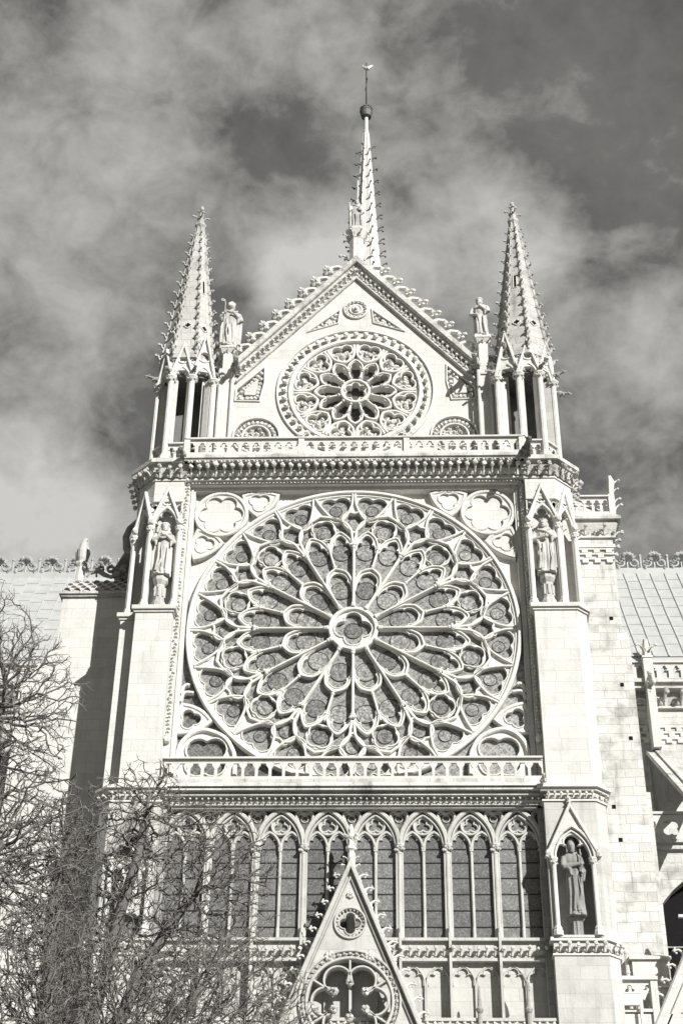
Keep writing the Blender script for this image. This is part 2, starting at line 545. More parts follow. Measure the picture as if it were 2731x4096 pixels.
def pr(r, deg):
    return (r * sin(R_(deg)), r * cos(R_(deg)))


def pin(path, q):  # grow/shrink a closed path about its middle
    cx = sum(p[0] for p in path) / len(path); cz = sum(p[1] for p in path) / len(path)
    return [(cx + (x - cx) * q, cz + (z - cz) * q) for x, z in path]


ZC = 30.355
CATH = empty("cathedral")
tag(CATH, "pale stone gothic cathedral transept with a huge rose window, crocketed gable and needle spire", "cathedral")

# ================================================================== ROSE WINDOW
RR = 6.45
rng = random.Random(11)


def pp(r, d): return pr(r * RR, d)


ROSE = M0 = MB()
M0.sweep(circ(0, 0, RR * .994, 120), .085, -.06, .34, True)
M0.sweep(circ(0, 0, RR * .974, 120), .05, .03, .34, True)
rose = O("rose_window", ROSE, CARVE, CATH, loc=(0, 0, ZC))

g = MB(); n = 96
g.add([(0, .24, 0)] + [(6.4 * cos(2 * pi * k / n), .24, 6.4 * sin(2 * pi * k / n)) for k in range(n)], [(0, 1 + k, 1 + (k + 1) % n) for k in range(n)])
for r in (.335, .52, .66): g.sweep(circ(0, 0, RR * r, 72), .014, .225, .24, True)
O("stained_glass", g, GLASS, rose)

# hub
m = MB()
m.sweep(circ(0, 0, RR * .138, 40), .085, -.05, .34, True)
q = foil(4, RR * .060, RR * .055, pi / 2)
m.plate(circ(0, 0, RR * .130, 40), [q], .08, .30)
m.sweep(q, .028, .02, .30, True)
O("hub", m, CARVE, rose)


def spoke_mb():
    m = MB()
    p0, p1 = RR * .150, RR * .61
    m.sweep([(0, p0), (0, p1)], .058, -.02, .32)
    m.tube([(0, -.04, p0), (0, -.04, p1 - .05)], .042, 8)
    for z, s_ in ((p0 + .03, .10), (p0 + .12, .085), (p1 - .12, .115), (p1 - .22, .085)):
        m.lathe([(s_ * .8, z - .05), (s_, z - .02), (s_, z + .03), (s_ * .8, z + .06)], 0, -.03, 8)
    r2 = random.Random(3)
    for k in range(6): m.lump((.1 * cos(k), -.06 - .03 * (k % 2), p1 - .10 + .03 * sin(k * 2)), .05, r2)
    return m


PET = [(.56, 15.0), (.60, 14.6), (.66, 14.0), (.708, 13.45), (.766, 10.7), (.807, 5.6), (.838, 0)]
SUBL = [(.575, 14.4), (.61, 13.9), (.644, 12.6), (.678, 10.2), (.700, 7.5), (.668, 3.7), (.624, 1.3), (.575, .15)]
INN = [(.27, 14.2), (.31, 13.7), (.350, 12.5), (.406, 8.0), (.438, 0)]


def petal_mb():
    m = MB()
    h = crv([pp(*q) for q in PET], 6)
    full = h + [(-x, z) for x, z in h[::-1]][1:]
    m.sweep(full, .056, -.02, .32)
    # quatrefoil near the head
    q4 = foil(4, RR * .032, RR * .047, pi / 4, 0, RR * .730)
    q4o = crv([pp(.812, 0), pp(.79, 4.4), pp(.735, 6.35), pp(.68, 4.2), pp(.652, 0), pp(.68, -4.2), pp(.735, -6.35), pp(.79, -4.4)], 4, True)
    m.plate(q4o, [q4], .10, .29)
    m.sweep(q4, .026, .05, .30, True)
    # two lancets and their middle bar
    for s in (1, -1):
        L = [(s * x, z) for x, z in crv([pp(*q) for q in SUBL], 6)]
        m.sweep(L, .036, .03, .31)
        c = pp(.645, s * 7.45)
        hd = []
        for (r, d) in [(.56, 13.6), (.598, 13.2), (.622, 11.6), (.618, 10.6), (.640, 10.9), (.668, 9.2), (.677, 7.6), (.662, 5.2), (.634, 3.9), (.612, 4.2), (.612, 3.0), (.590, 1.7), (.56, 1.2)]:
            hd.append(pp(r, s * d))
        hd = crv(hd, 3)
        m.plate([pp(.56, s * 14.2)] + [(s * x, z) for x, z in crv([pp(*q) for q in SUBL[1:-1]], 3)] + [pp(.56, s * .5)] + hd[::-1], [], .10, .29)
        m.sweep(hd, .02, .07, .30)
    m.sweep([pp(.63, 0), pp(.436, 0)], .04, .01, .31)
    for r in (.452, .585): m.lathe([(.06, RR * r - .05), (.085, RR * r), (.06, RR * r + .05)], 0, .06, 8)
    # inner lancet
    L = crv([pp(*q) for q in INN], 6)
    full = L + [(-x, z) for x, z in L[::-1]][1:]
    m.sweep(full, .045, .0, .32)
    hd = [(.27, 12.6), (.30, 12.3), (.330, 10.6), (.336, 8.9), (.355, 9.4), (.385, 7.0), (.402, 3.2), (.408, 0)]
    H = crv([pp(*q) for q in hd], 3)
    H = H + [(-x, z) for x, z in H[::-1]][1:]
    m.plate(full + H[::-1], [], .10, .29)
    m.sweep(H, .02, .07, .30)
    return m


def shield_outline(flip):
    A = [(.982, 7.0), (.94, 6.95), (.898, 6.6), (.84, 5.1), (.802, 3.4), (.7816, 1.9)]
    B = [(.795, -.4), (.83, -3.3), (.898, -5.6), (.935, -6.4), (.975, -7.1)]
    f = -1 if flip else 1
    return [(x * f, z) for x, z in crv([pp(*q) for q in A], 4)[:-1] + crv([pp(*A[-1])] + [pp(*q) for q in B], 4)]


def shield_mb(flip):
    m = MB(); f = -1 if flip else 1
    o = shield_outline(flip)
    m.sweep(o, .046, -.02, .32)
    cap = [pp(.975, -7.1 * f), pp(.98, -3.5 * f), pp(.982, 0), pp(.982, 3.5 * f), pp(.982, 7.0 * f)]
    q = foil(3, RR * .048, RR * .0585, pi / 2 + pi / 3, .01 * f * RR * .3, RR * .879)
    m.plate(o + cap[1:-1], [q], .10, .29)
    m.sweep(q, .022, .05, .30, True)
    return m


def heart_mb():
    m = MB()
    o = crv([pp(.690, 0), pp(.715, 2.2), pp(.745, 4.2), pp(.785, 5.3), pp(.82, 4.5), pp(.842, 2.0), pp(.835, 0), pp(.842, -2.0), pp(.82, -4.5), pp(.785, -5.3), pp(.745, -4.2), pp(.715, -2.2)], 4, True)
    m.sweep(o, .044, 0, .32, True)
    q = foil(3, RR * .024, RR * .049, -pi / 2, 0, RR * .776)
    m.plate(o, [q], .10, .29)
    m.sweep(q, .026, .06, .30, True)
    # stone wedge above it, against the rim
    m.plate([pp(.985, .55), pp(.90, .75), pp(.855, 2.6), pp(.84, 0), pp(.855, -2.6), pp(.90, -.75), pp(.985, -.55)], [], .10, .29)
    return m


def wedge_mb():
    m = MB()
    m.plate([pp(.985, .5), pp(.93, .75), pp(.87, 2.6), pp(.845, 3.6), pp(.83, 0), pp(.845, -3.6), pp(.87, -2.6), pp(.93, -.75), pp(.985, -.5)], [], .12, .29)
    return m


def disc_mb(r, ring=.028, y=.22):
    m = MB(); n = 28
    m.add([(0, y, 0)] + [(r * cos(2 * pi * k / n), y, r * sin(2 * pi * k / n)) for k in range(n)], [(0, 1 + k, 1 + (k + 1) % n) for k in range(n)])
    return m


def medallion(r, parent):
    o = O("medallion", disc_mb(r), MEDAL, parent)
    k = MB(); k.sweep(circ(0, 0, r, 28), .012, .205, .235, True)
    o.data.materials.append(LEADLINE)
    me = o.data
    base = MB(); base.v = [tuple(v.co) for v in me.vertices]; base.f = [tuple(p.vertices) for p in me.polygons]
    nf = len(base.f); base.add(k.v, k.f)
    m2 = bpy.data.meshes.new("medallion"); m2.from_pydata(base.v, [], base.f)
    m2.materials.append(MEDAL); m2.materials.append(LEADLINE)
    for i, p in enumerate(m2.polygons): p.material_index = 0 if i < nf else 1
    o.data = m2
    return o


protos = {}


def rosepart(key, name, builder, angs, mat=CARVE):
    o = None
    for a in angs:
        if o is None: o = O(name, builder(), mat, rose, rot=(0, R_(a), 0)); first = o
        else: copy_of(first, rose, rot=(0, R_(a), 0))


rosepart('s', "spoke", spoke_mb, [30 * k for k in range(12)])
rosepart('p', "petal_tracery", petal_mb, [15 + 30 * k for k in range(12)])
rosepart('a', "trefoil_panel", lambda: shield_mb(True), [7.5 + 30 * k for k in range(12)])
rosepart('b', "trefoil_panel", lambda: shield_mb(False), [22.5 + 30 * k for k in range(12)])
rosepart('h', "heart_tracery", heart_mb, [30 * k for k in range(12)])
rosepart('w', "stone_wedge", wedge_mb, [15 + 30 * k for k in range(12)])


def meds(r, lst):
    f = None
    for (rad, ang) in lst:
        x, z = pp(rad, ang)
        if f is None: f = medallion(r, rose); f.location = (x, 0, z)
        else: copy_of(f, rose, loc=(x, 0, z))


meds(.245, [(.874, 7.5 + 15 * k) for k in range(24)])
meds(.26, [(.768, 30 * k) for k in range(12)])
meds(.30, [(.722, 15 + 30 * k) for k in range(12)])
meds(.37, [(.560, 7.7 + 30 * k) for k in range(12)] + [(.560, 22.3 + 30 * k) for k in range(12)])
meds(.39, [(.290, 15 + 30 * k) for k in range(12)])
meds(.34, [(0.0, 0)])

# ------------------------------------------------------------------ corners of the square frame
FX, FT, FB = 6.52, 36.80, 23.75


def small_panel(pts, tc, trc, trl, trot, glazed):
    m = MB()
    o = crv(pts, 1, True) if False else pts
    m.sweep(o, .075, .02, .5, True)
    q = foil(3, trc, trl, trot, tc[0], tc[1])
    m.plate(o, [q], .07, .3)
    m.sweep(q, .03, .03, .3, True)
    if not glazed: m.plate(o, [], .13, .3)
    return m


def smooth_corner(pts, n=4):
    """closed outline: bulging arcs between given corners [(p, bulge)]"""
    out = []
    k = len(pts)
    for i in range(k):
        (a, bu), (b, _) = pts[i], pts[(i + 1) % k]
        dx, dz = b[0] - a[0], b[1] - a[1]
        for j in range(n):
            t = j / n; h = 4 * t * (1 - t) * bu
            out.append((a[0] + dx * t + dz * h, a[1] + dz * t - dx * h))
    return out


for s in (-1, 1):
    def fx(l): return [(x * s, z) for x, z in l]
    # blind sixfoil
    m = MB()
    m.sweep(circ(5.42 * s, 35.74, 1.03, 48), .085, -.02, .36, True)
    q = foil(6, .57, .355, 0, 5.42 * s, 35.74)
    m.plate(circ(5.42 * s, 35.74, 1.0, 48), [q], .05, .30)
    m.sweep(q, .03, .01, .3, True)
    m.plate(circ(5.42 * s, 35.74, 1.0, 48), [], .12, .30)
    O("sixfoil_panel", m, STONE, rose, loc=(0, 0, -ZC))
    P1 = fx(smooth_corner([((3.15, 36.68), -.10), ((4.55, 36.66), -.10), ((3.95, 35.66), -.12)], 6))
    m = small_panel(P1, (3.87 * s, 36.35), .19, .27, pi / 2 + pi / 3, False)
    O("blind_trefoil", m, STONE, rose, loc=(0, 0, -ZC))
    P2 = fx(smooth_corner([((6.33, 34.98), -.10), ((6.40, 33.62), -.10), ((5.32, 34.36), -.12)], 6))
    m = small_panel(P2, (6.03 * s, 34.32), .19, .25, pi if s > 0 else 0, False)
    O("blind_trefoil", m, STONE, rose, loc=(0, 0, -ZC))
    # lower corners, glazed
    P3 = fx(smooth_corner([((6.42, 27.12), -.10), ((6.46, 25.95), -.10), ((5.30, 26.45), -.12)], 6))
    m = small_panel(P3, (6.07 * s, 26.52), .18, .25, pi if s > 0 else 0, True)
    O("trefoil_panel", m, CARVE, rose, loc=(0, 0, -ZC))
    big = [(4.30, 23.9), (4.34, 24.9), (4.45, 25.3), (4.77, 25.77), (5.46, 26.06), (5.97, 25.93), (6.35, 25.5), (6.46, 24.9), (6.46, 23.9)]
    m = MB(); o = fx(crv(big, 4))
    m.sweep(o, .085, -.02, .45)
    q = foil(4, .42, .47, pi / 4, 5.40 * s, 24.98)
    m.plate(o, [q], .12, .3)
    m.sweep(q, .035, .05, .31, True)
    O("corner_tracery", m, CARVE, rose, loc=(0, 0, -ZC))
    m = MB()
    for z0, xi in ((27.92, 6.2), (27.60, 6.02)):
        m.sweep(fx(crv([(xi, z0 + .02), (6.30, z0 + .05), (6.43, z0 - .06), (6.50, z0 - .34)], 4)), .06, .02, .45)
    O("stub_arch", m, CARVE, rose, loc=(0, 0, -ZC))
    # back plates of the corners: stone above, glass below
    def cornerplate(z_edge, sgn):
        arc = [(6.5 * sin(a), ZC + sgn * 6.5 * cos(a)) for a in [R_(2 + 86 * i / 24) for i in range(25)]]
        return fx(arc + [(6.62, ZC + .2 * sgn), (6.62, z_edge), (arc[0][0], z_edge)])
    m = MB(); m.plate(cornerplate(36.9, 1), [], .30, .5)
    O("spandrel", m, STONE, rose, loc=(0, 0, -ZC))
    m = MB(); m.plate(cornerplate(23.6, -1), [], .25, .36)
    O("corner_glass", m, GLASS, rose, loc=(0, 0, -ZC))

# ------------------------------------------------------------------ square frame and wall round the rose
m = MB()
for s in (-1, 1):
    a, b = sorted((s * 6.52, s * 6.75))
    m.box(a, b, -.05, .6, 23.4, 37.0)
    a, b = sorted((s * 6.60, s * 6.69))
    m.box(a, b, -.10, -.045, 23.7, 36.9)
    a, b = sorted((s * 6.75, s * 6.95))
    m.box(a, b, -.24, .6, 23.4, 37.2)
m.box(-6.52, 6.52, -.05, .6, 36.84, 37.0)
m.box(-6.75, 6.75, -.26, .6, 37.0, 37.12)
m.box(-6.75, 6.75, -.46, .6, 37.12, 37.26)
m.box(-6.75, 6.75, -.40, .6, 37.26, 37.45)
m.box(-9.0, 9.0, .62, 2.2, 15, 38.0)
frame = O("wall", m, STONE, CATH)
r = random.Random(5)
for s in (-1, 1):
    m = MB()
    z = 25.6
    while z < 37.1:
        m.tuft((s * 6.84, -.24, z), (-s * .1, -1, 0), (s * r.uniform(-.6, .6), 0, 1), .19, r, 3)
        m.lump((s * 6.84 + r.uniform(-.06, .06), -.27, z + .09), .045, r)
        z += .155
    m.lump((s * 6.84, -.34, 37.25), .17, r); m.lump((s * 6.84, -.34, 25.5), .16, r)
    m.tuft((s * 6.84, -.34, 37.2), (0, -1, 0), (0, 0, 1), .3, r)
    O("foliage_strip", m, CARVE, frame)
m = MB()
x = -6.7
while x < 6.72:
    m.tuft((x, -.26, 36.99), (0, -1, .3), (r.uniform(-.5, .5), 0, 1), .17, r, 3)
    m.lump((x + .06, -.33, 37.05), .045, r); x += .145
O("foliage_strip", m, CARVE, frame)


# ================================================================== CORNICES AND BALUSTRADES
def frieze(m, pts, sz, step, r, out_up=.25, lift=0):
    """carved leaves along a horizontal path of (x, y, z) corners, facing out to the right of travel... left to right = front"""
    for i in range(len(pts) - 1):
        a = Vector(pts[i]); b = Vector(pts[i + 1]); d = b - a; L_ = d.length; d.normalize()
        o = Vector((d.y, -d.x, 0))
        n = max(1, int(L_ / step))
        for k in range(n):
            p = a + d * (L_ * (k + .5) / n)
            m.leaf(p + Vector((0, 0, lift)), o, (0, 0, 1), sz * r.uniform(.9, 1.1), r, w=.8, ball=.24)
            m.tuft(p + o * .02 + d * (L_ / n * .5) - Vector((0, 0, .02)), o, (0, 0, 1), sz * .5, r, 3)


# upper cornice of the wall between the towers
m = MB()
m.zprism([(-6.9, -.24), (6.9, -.24), (6.9, 1), (-6.9, 1)], 37.45, 37.72, [(-6.9, -.52), (6.9, -.52), (6.9, 1), (-6.9, 1)])
m.zprism([(-6.95, -1.02), (6.95, -1.02), (6.95, 2), (-6.95, 2)], 37.72, 37.80)
m.zprism([(-6.95, -1.10), (6.95, -1.10), (6.95, 2), (-6.95, 2)], 37.80, 37.92)
m.zprism([(-6.95, -1.10), (6.95, -1.10), (6.95, 2), (-6.95, 2)], 37.92, 38.06, [(-6.95, -.98), (6.95, -.98), (6.95, 2), (-6.95, 2)])
cornice = O("cornice", m, AGED, CATH)
m = MB(); r = random.Random(21)
frieze(m, [(-6.85, -.50, 37.24), (6.85, -.50, 37.24)], .46, .335, r)
for k in range(41):
    for q_ in (-.06, .06): m.lump((-6.70 + k * .335 + q_, -.98, 37.68), .06, r)
O("carved_frieze", m, CARVE, cornice)

# middle cornice under the rose
m = MB()
m.box(-6.85, 6.85, -.80, .6, 23.60, 23.72)
m.zprism([(-6.85, -.92), (6.85, -.92), (6.85, .6), (-6.85, .6)], 23.40, 23.60, [(-6.85, -.82), (6.85, -.82), (6.85, .6), (-6.85, .6)])
m.box(-6.85, 6.85, -.76, .6, 23.34, 23.40)
m.box(-6.85, 6.85, -.84, .6, 23.28, 23.34)
m.box(-6.85, 6.85, -.62, .6, 23.20, 23.28)
m.box(-6.85, 6.85, -.68, .6, 23.14, 23.20)
m.box(-6.85, 6.85, -.40, .6, 22.88, 23.14)
m.box(-6.85, 6.85, -.30, .6, 22.80, 22.88)
c2 = O("cornice", m, AGED, CATH)
m = MB()
frieze(m, [(-6.75, -.41, 22.94), (6.75, -.41, 22.94)], .18, .215, r)
O("carved_frieze", m, CARVE, c2)


def baluster_holes(x0, x1, n, zb, zt, pier, style):
    """openings of a pierced parapet"""
    hs = []; w = (x1 - x0) / n
    for k in range(n):
        c = x0 + w * (k + .5); h = w / 2 - pier
        if style == 0:      # round trefoil arches
            z1 = zt - .36
            p = [(c - h, zb), (c + h, zb), (c + h, z1)]
            f = foil(3, .082, .088, pi / 2, c, zt - .245, 5)
            f = [q for q in f if q[1] > z1 + .02]
            f.sort(key=lambda q: -atan2(q[1] - (zt - .33), q[0] - c) if False else 0)
            right = [q for q in f]
            # order from right foot over the head to the left foot
            right.sort(key=lambda q: atan2(q[1] - (zt - .30), q[0] - c))
            p += right + [(c - h, z1)]
        else:               # tall shouldered openings
            z1 = zt - .30
            p = [(c - h, zb), (c + h, zb), (c + h, z1), (c + h * .55, z1 + .13), (c + h * .50, z1 + .20), (c + .06, z1 + .20), (c - .06, z1 + .20), (c - h * .50, z1 + .20), (c - h * .55, z1 + .13), (c - h, z1)]
        hs.append(p)
    return hs


def balustrade(name, x0, x1, n, y0, y1, zb, zt, pier, style, parent, mat=STONE, T=None, posts=()):
    m = MB(); m.T = T
    hs = baluster_holes(x0, x1, n, zb + .06, zt - .06, pier, style)
    m.plate([(x0, zb), (x1, zb), (x1, zt - .02), (x0, zt - .02)], hs, y0 + .03, y1 - .03, back=True)
    m.box(x0, x1, y0 - .09, y1 + .09, zt - .01, zt + .06)
    m.box(x0, x1, y0 + .005, y1, zt - .075, zt - .02)
    m.box(x0, x1, y0 - .03, y1 + .03, zb - .05, zb + .05)
    o = O(name, m, mat, parent)
    for px, ph, fin in posts:
        k = MB(); k.T = T
        k.box(px - .12, px + .12, y0 - .06, y1 + .06, zb - .05, zt + .02)
        k.zprism([(px - .16, y0 - .1), (px + .16, y0 - .1), (px + .16, y1 + .1), (px - .16, y1 + .1)], zt + .02, zt + .12, [(px - .05, y0 + .03), (px + .05, y0 + .03), (px + .05, y1 - .03), (px - .05, y1 - .03)])
        O("post", k, mat, o)
    return o


top_bal = balustrade("balustrade", -6.95, 6.95, 31, -.92, -.76, 38.12, 38.84, .07, 0, CATH, posts=((-2.17, 0, 0), (2.17, 0, 0), (-6.9, 0, 0), (6.9, 0, 0)))
mid_bal = balustrade("balustrade", -6.86, 6.86, 28, -.74, -.59, 23.78, 24.52, .052, 1, CATH)


# ================================================================== CORNER TOWERS
def offset_poly(p, d):
    """grow a convex plan polygon by d"""
    n = len(p); A = sum(p[i][0] * p[(i + 1) % n][1] - p[(i + 1) % n][0] * p[i][1] for i in range(n))
    sg = 1 if A > 0 else -1; out = []
    for i in range(n):
        a, b, c = Vector(p[i - 1]), Vector(p[i]), Vector(p[(i + 1) % n])
        n1 = Vector(((b - a).y, -(b - a).x)).normalized() * sg; n2 = Vector(((c - b).y, -(c - b).x)).normalized() * sg
        k = (n1 + n2); k = k / max(.3, k.dot(n1))
        out.append(tuple(b + k * d))
    return out


def face_T(a, b):
    """frame of an upright face from plan point a to b: local x along it, local -y outward, z up"""
    a = Vector((a[0], a[1], 0)); b = Vector((b[0], b[1], 0)); d = (b - a).normalized()
    o = Vector((d.y, -d.x, 0))
    T = Matrix((d, -o, Vector((0, 0, 1)))).transposed().to_4x4(); T.translation = a
    return T, (b - a).length


def capital(m, x, y, z, r, rg):
    m.lathe([(r * .9, z - .02), (r * 1.05, z), (r * .95, z + .05), (r * 1.3, z + .18), (r * 1.75, z + .28), (r * 1.9, z + .30), (r * 1.9, z + .37)], x, y, 8, pi / 8)
    for k in range(8):
        t = 2 * pi * k / 8
        m.lump((x + r * 1.45 * sin(t), y - r * 1.45 * cos(t), z + .17 + .05 * (k % 2)), r * .42, rg, n=5)


def column(x, y, z0, z1, r, rg, base=True):
    m = MB()
    if base: m.lathe([(r * 2.0, z0), (r * 2.0, z0 + .14), (r * 1.6, z0 + .2), (r * 1.7, z0 + .25), (r * 1.15, z0 + .33), (r, z0 + .36)], x, y, 8, pi / 8)
    m.lathe([(r, z0 + (.34 if base else 0)), (r * .96, z1)], x, y, 10)
    capital(m, x, y, z1, r, rg)
    return m


def beast(m, p, out, sz, rg):
    """crouching stone gargoyle: haunch, body, neck, head with ears and jaw, forelegs"""
    p = Vector(p); o = Vector(out).normalized(); up = Vector((0, 0, 1)); sd_ = o.cross(up).normalized()
    m.tube([p - o * .1 * sz, p + o * .25 * sz + up * .02 * sz, p + o * .6 * sz - up * .02 * sz, p + o * .95 * sz + up * .10 * sz, p + o * 1.15 * sz + up * .12 * sz],
           [.22 * sz, .26 * sz, .21 * sz, .15 * sz, .13 * sz], 8)
    h = p + o * 1.28 * sz + up * .12 * sz
    m.tube([h - o * .16 * sz + up * .02 * sz, h, h + o * .2 * sz - up * .05 * sz, h + o * .3 * sz - up * .07 * sz], [.13 * sz, .17 * sz, .11 * sz, .07 * sz], 7)
    m.tube([h + o * .02 * sz - up * .12 * sz, h + o * .22 * sz - up * .18 * sz], [.08 * sz, .05 * sz], 5)
    for k in (-1, 1):
        m.tube([h - o * .08 * sz + sd_ * k * .1 * sz + up * .1 * sz, h - o * .16 * sz + sd_ * k * .16 * sz + up * .28 * sz], [.06 * sz, .015 * sz], 5)
        q = p + o * .62 * sz + sd_ * k * .17 * sz
        m.tube([q, q - up * .24 * sz + o * .06 * sz, q - up * .3 * sz + o * .22 * sz], [.10 * sz, .07 * sz, .06 * sz], 5)
        q = p + o * .12 * sz + sd_ * k * .2 * sz
        m.tube([q, q - up * .2 * sz + o * .2 * sz, q - up * .34 * sz + o * .06 * sz], [.14 * sz, .10 * sz, .06 * sz], 5)


def gablet_face(a, b, zs, za, zt, hole_r, n=4):
    """arched and gabled face between two columns of a canopy: cusped arch below, steep gable pierced by a foil above"""
    T, L_ = face_T(a, b)
    m = MB(); m.T = T
    c = L_ / 2; w = L_ / 2 - .08
    arch = parch(w, zs, za, 8, c)
    outer = [(.0, zs)] + arch + [(L_, zs), (L_, zs + .22), (c, zt), (0, zs + .22)]
    hz = za + (zt - za) * .34
    m.plate(outer, [foil(n, hole_r * .5, hole_r * .48, pi / 2, c, hz, 5)], .02, .16, True)
    m.sweep(arch, .055, -.05, .16)
    th = trefoil_head(w * .93, zs, za - .10, 5, c)
    m.plate([(c - w, zs)] + arch[1:-1] + [(c + w, zs)] + th[::-1], [], .07, .15, True)
    m.sweep(th, .022, .05, .15)
    m.sweep(circ(c, hz, hole_r * 1.12, 20), .04, -.03, .1, True)
    m.sweep([(-.02, zs + .20), (c, zt + .03), (L_ + .02, zs + .20)], .07, -.12, .22)
    rg = random.Random(int(zt * 100))
    for s in (-1, 1):
        for k in range(4):
            t = .22 + .2 * k
            px = c + s * (c - 0) * (1 - t); pz = zs + .2 + (zt - zs - .17) * t
            m.leaf((px + s * .05, .02, pz + .04), (s * .8, 0, .3), (-s * .3, 0, .9), .17, rg)
    return m


def tower(s):
    """one of the two corner towers; s = +1 right of the rose, -1 left of it"""
    r = random.Random(40 + s)

    def X(p): return [(s * x, y) for x, y in p][::s]
    low = [(6.80, -.78), (8.62, -.78), (9.02, -.38), (9.02, 2.1), (6.80, 2.1)]
    mid = [(6.95, -.75), (8.58, -.75), (8.98, -.35), (8.98, 2.1), (6.95, 2.1)] if s > 0 else [(6.95, -.75), (8.38, -.75), (8.38, -.15), (9.05, -.15), (9.05, 2.1), (6.95, 2.1)]
    top = [(6.95, -.55), (8.14, -.55), (8.88, .19), (8.88, 2.1), (6.95, 2.1)]
    body = MB()
    body.zprism(X(low), 0, 17.45)
    core = [(6.80, -.15), (8.60, -.15), (9.02, -.10), (9.02, 2.1), (6.80, 2.1)]
    body.zprism(X(core), 17.45, 22.45)
    body.zprism(X(low), 22.45, 22.95)
    # pierced front of the lower niche
    a, b = ((6.80, -.78), (8.62, -.78)) if s > 0 else ((-8.62, -.78), (-6.80, -.78))
    T, L_ = face_T(a, b); body.T = T
    c = L_ / 2 - .05 * s
    th = [(c + .66, 18.0), (c + .66, 20.55)] + parch(.66, 20.56, 21.72, 8, c)[::-1] + [(c - .66, 20.55), (c - .66, 18.0)]
    body.plate([(0, 17.45), (L_, 17.45), (L_, 22.45), (0, 22.45)], [th], 0, .40)
    body.T = None
    body.zprism(X([(8.60, -.76), (8.62, -.78), (9.02, -.38), (9.02, .2), (8.60, .2)]), 17.45, 22.45)
    foot = body; body = MB()
    body.zprism(X(offset_poly(mid, .03)), 22.95, 23.35)
    body.zprism(X(mid), 23.35, 30.75)
    inner = offset_poly(top, -.42)
    inner[0] = (6.95, inner[0][1]); inner[-1] = (6.95, 2.1); inner[-2] = (inner[-2][0], 2.1)
    body.zprism(X(inner), 30.75, 36.0)
    body.zprism(X([(6.95, -.50), (7.0, -.50), (7.0, 1.9), (6.95, 1.9)]), 30.95, 36.0)
    body.zprism(X(top), 36.0, 37.0)
    tw = O("corner_tower", body, STONE, CATH)
    O("tower_base", foot, LOW, tw)

    # ledges and string courses
    m = MB()
    g2 = offset_poly(mid, .14)
    m.zprism(X(g2), 30.78, 30.95); m.zprism(X(offset_poly(mid, .06)), 30.68, 30.78)
    m.zprism(X(g2), 30.95, 31.12, X(offset_poly(top, -.05)))
    O("ledge", m, STONE, tw)
    m = MB()
    g3 = offset_poly(low, .22)
    m.zprism(X(g3), 23.32, 23.42); m.zprism(X(offset_poly(low, .10)), 23.22, 23.32); m.zprism(X(g3), 23.42, 23.58, X(mid))
    m.zprism(X(offset_poly(low, .06)), 22.84, 22.90)
    pts = [(-9.02, -.38, 22.93), (-8.62, -.80, 22.93), (-6.85, -.80, 22.93)] if s < 0 else [(6.85, -.80, 22.93), (8.62, -.80, 22.93), (9.04, -.38, 22.93)]
    frieze(m, pts, .24, .2, r)
    O("string_course", m, CARVE, tw); m = MB()
    m.zprism(X(offset_poly(low, .10)), 17.84, 17.96); m.zprism(X(offset_poly(low, .05)), 17.36, 17.42)
    pts = [(p[0], p[1], 17.48) for p in pts]
    frieze(m, pts, .32, .26, r)
    O("string_course", m, CARVE, tw)

    # upper crown: flared leaf frieze and slab
    m = MB(); t0 = offset_poly(top, .02)
    m.zprism(X(offset_poly(top, .05)), 37.0, 37.08)
    m.zprism(X(t0), 37.08, 37.72, X(offset_poly(top, .22)))
    m.zprism(X(offset_poly(top, .40)), 37.72, 37.90); m.zprism(X(offset_poly(top, .40)), 37.90, 38.09, X(offset_poly(top, .16)))
    P = [(p[0], p[1], 37.12) for p in offset_poly(top, .08)]
    pts = P[:4] if s > 0 else [(-p[0], p[1], p[2]) for p in P[:4][::-1]]
    frieze(m, pts, .44, .34, r)
    frieze(m, [(p[0], p[1], 37.36) for p in pts], .30, .34, r)
    O("crown_cornice", m, AGED, tw)

    # lower niche: columns, gable and shelf
    for cx_ in ((6.98, 8.34) if s > 0 else (-8.34, -6.98)):
        O("colonnette", column(cx_ + (.0), -.86, 18.0, 20.35, .085, r), CARVE, tw)
    m = gablet_face((a[0] + .10, -.93), (b[0] - .16, -.93), 20.68, 21.75, 22.42, .0001) if False else MB()
    m.T = T
    w2 = .74
    ar = parch(w2, 20.66, 21.86, 8, c)
    m.plate([(c - w2 - .12, 20.70)] + ar + [(c + w2 + .12, 20.70), (c, 22.50)], [], -.16, 0)
    m.sweep(ar, .06, -.22, 0); m.sweep(parch(w2 - .12, 20.66, 21.70, 8, c), .04, -.14, .1)
    m.sweep([(c - w2 - .18, 20.72), (c, 22.62), (c + w2 + .18, 20.72)], .06, -.26, 0)
    th = trefoil_head(w2 - .15, 20.66, 21.60, 5, c)
    m.plate([(c - w2, 20.66)] + parch(w2, 20.66, 21.86, 8, c)[1:-1] + [(c + w2, 20.66)] + th[::-1], [], -.04, .06)
    m.sweep(th, .03, -.08, .06)
    m.lathe([(.04, 22.55), (.05, 22.68), (.12, 22.74), (.05, 22.8), (.09, 22.9), (.02, 23.0)], c, -.12, 6)
    m.lump((c - w2 - .12, -.2, 20.85), .12, r, (1, 1, 1.3)); m.lump((c + w2 + .12, -.2, 20.85), .12, r, (1, 1, 1.3))
    m.box(c - .78, c + .78, -.12, .62, 17.93, 18.02)
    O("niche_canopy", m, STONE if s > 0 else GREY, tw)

    # upper niches: front with statue, chamfer empty
    faces = [((6.98, -.55), (8.14, -.55)), ((8.14, -.55), (8.88, .19))]
    if s < 0: faces = [((-q[0], q[1]), (-p[0], p[1])) for p, q in faces]
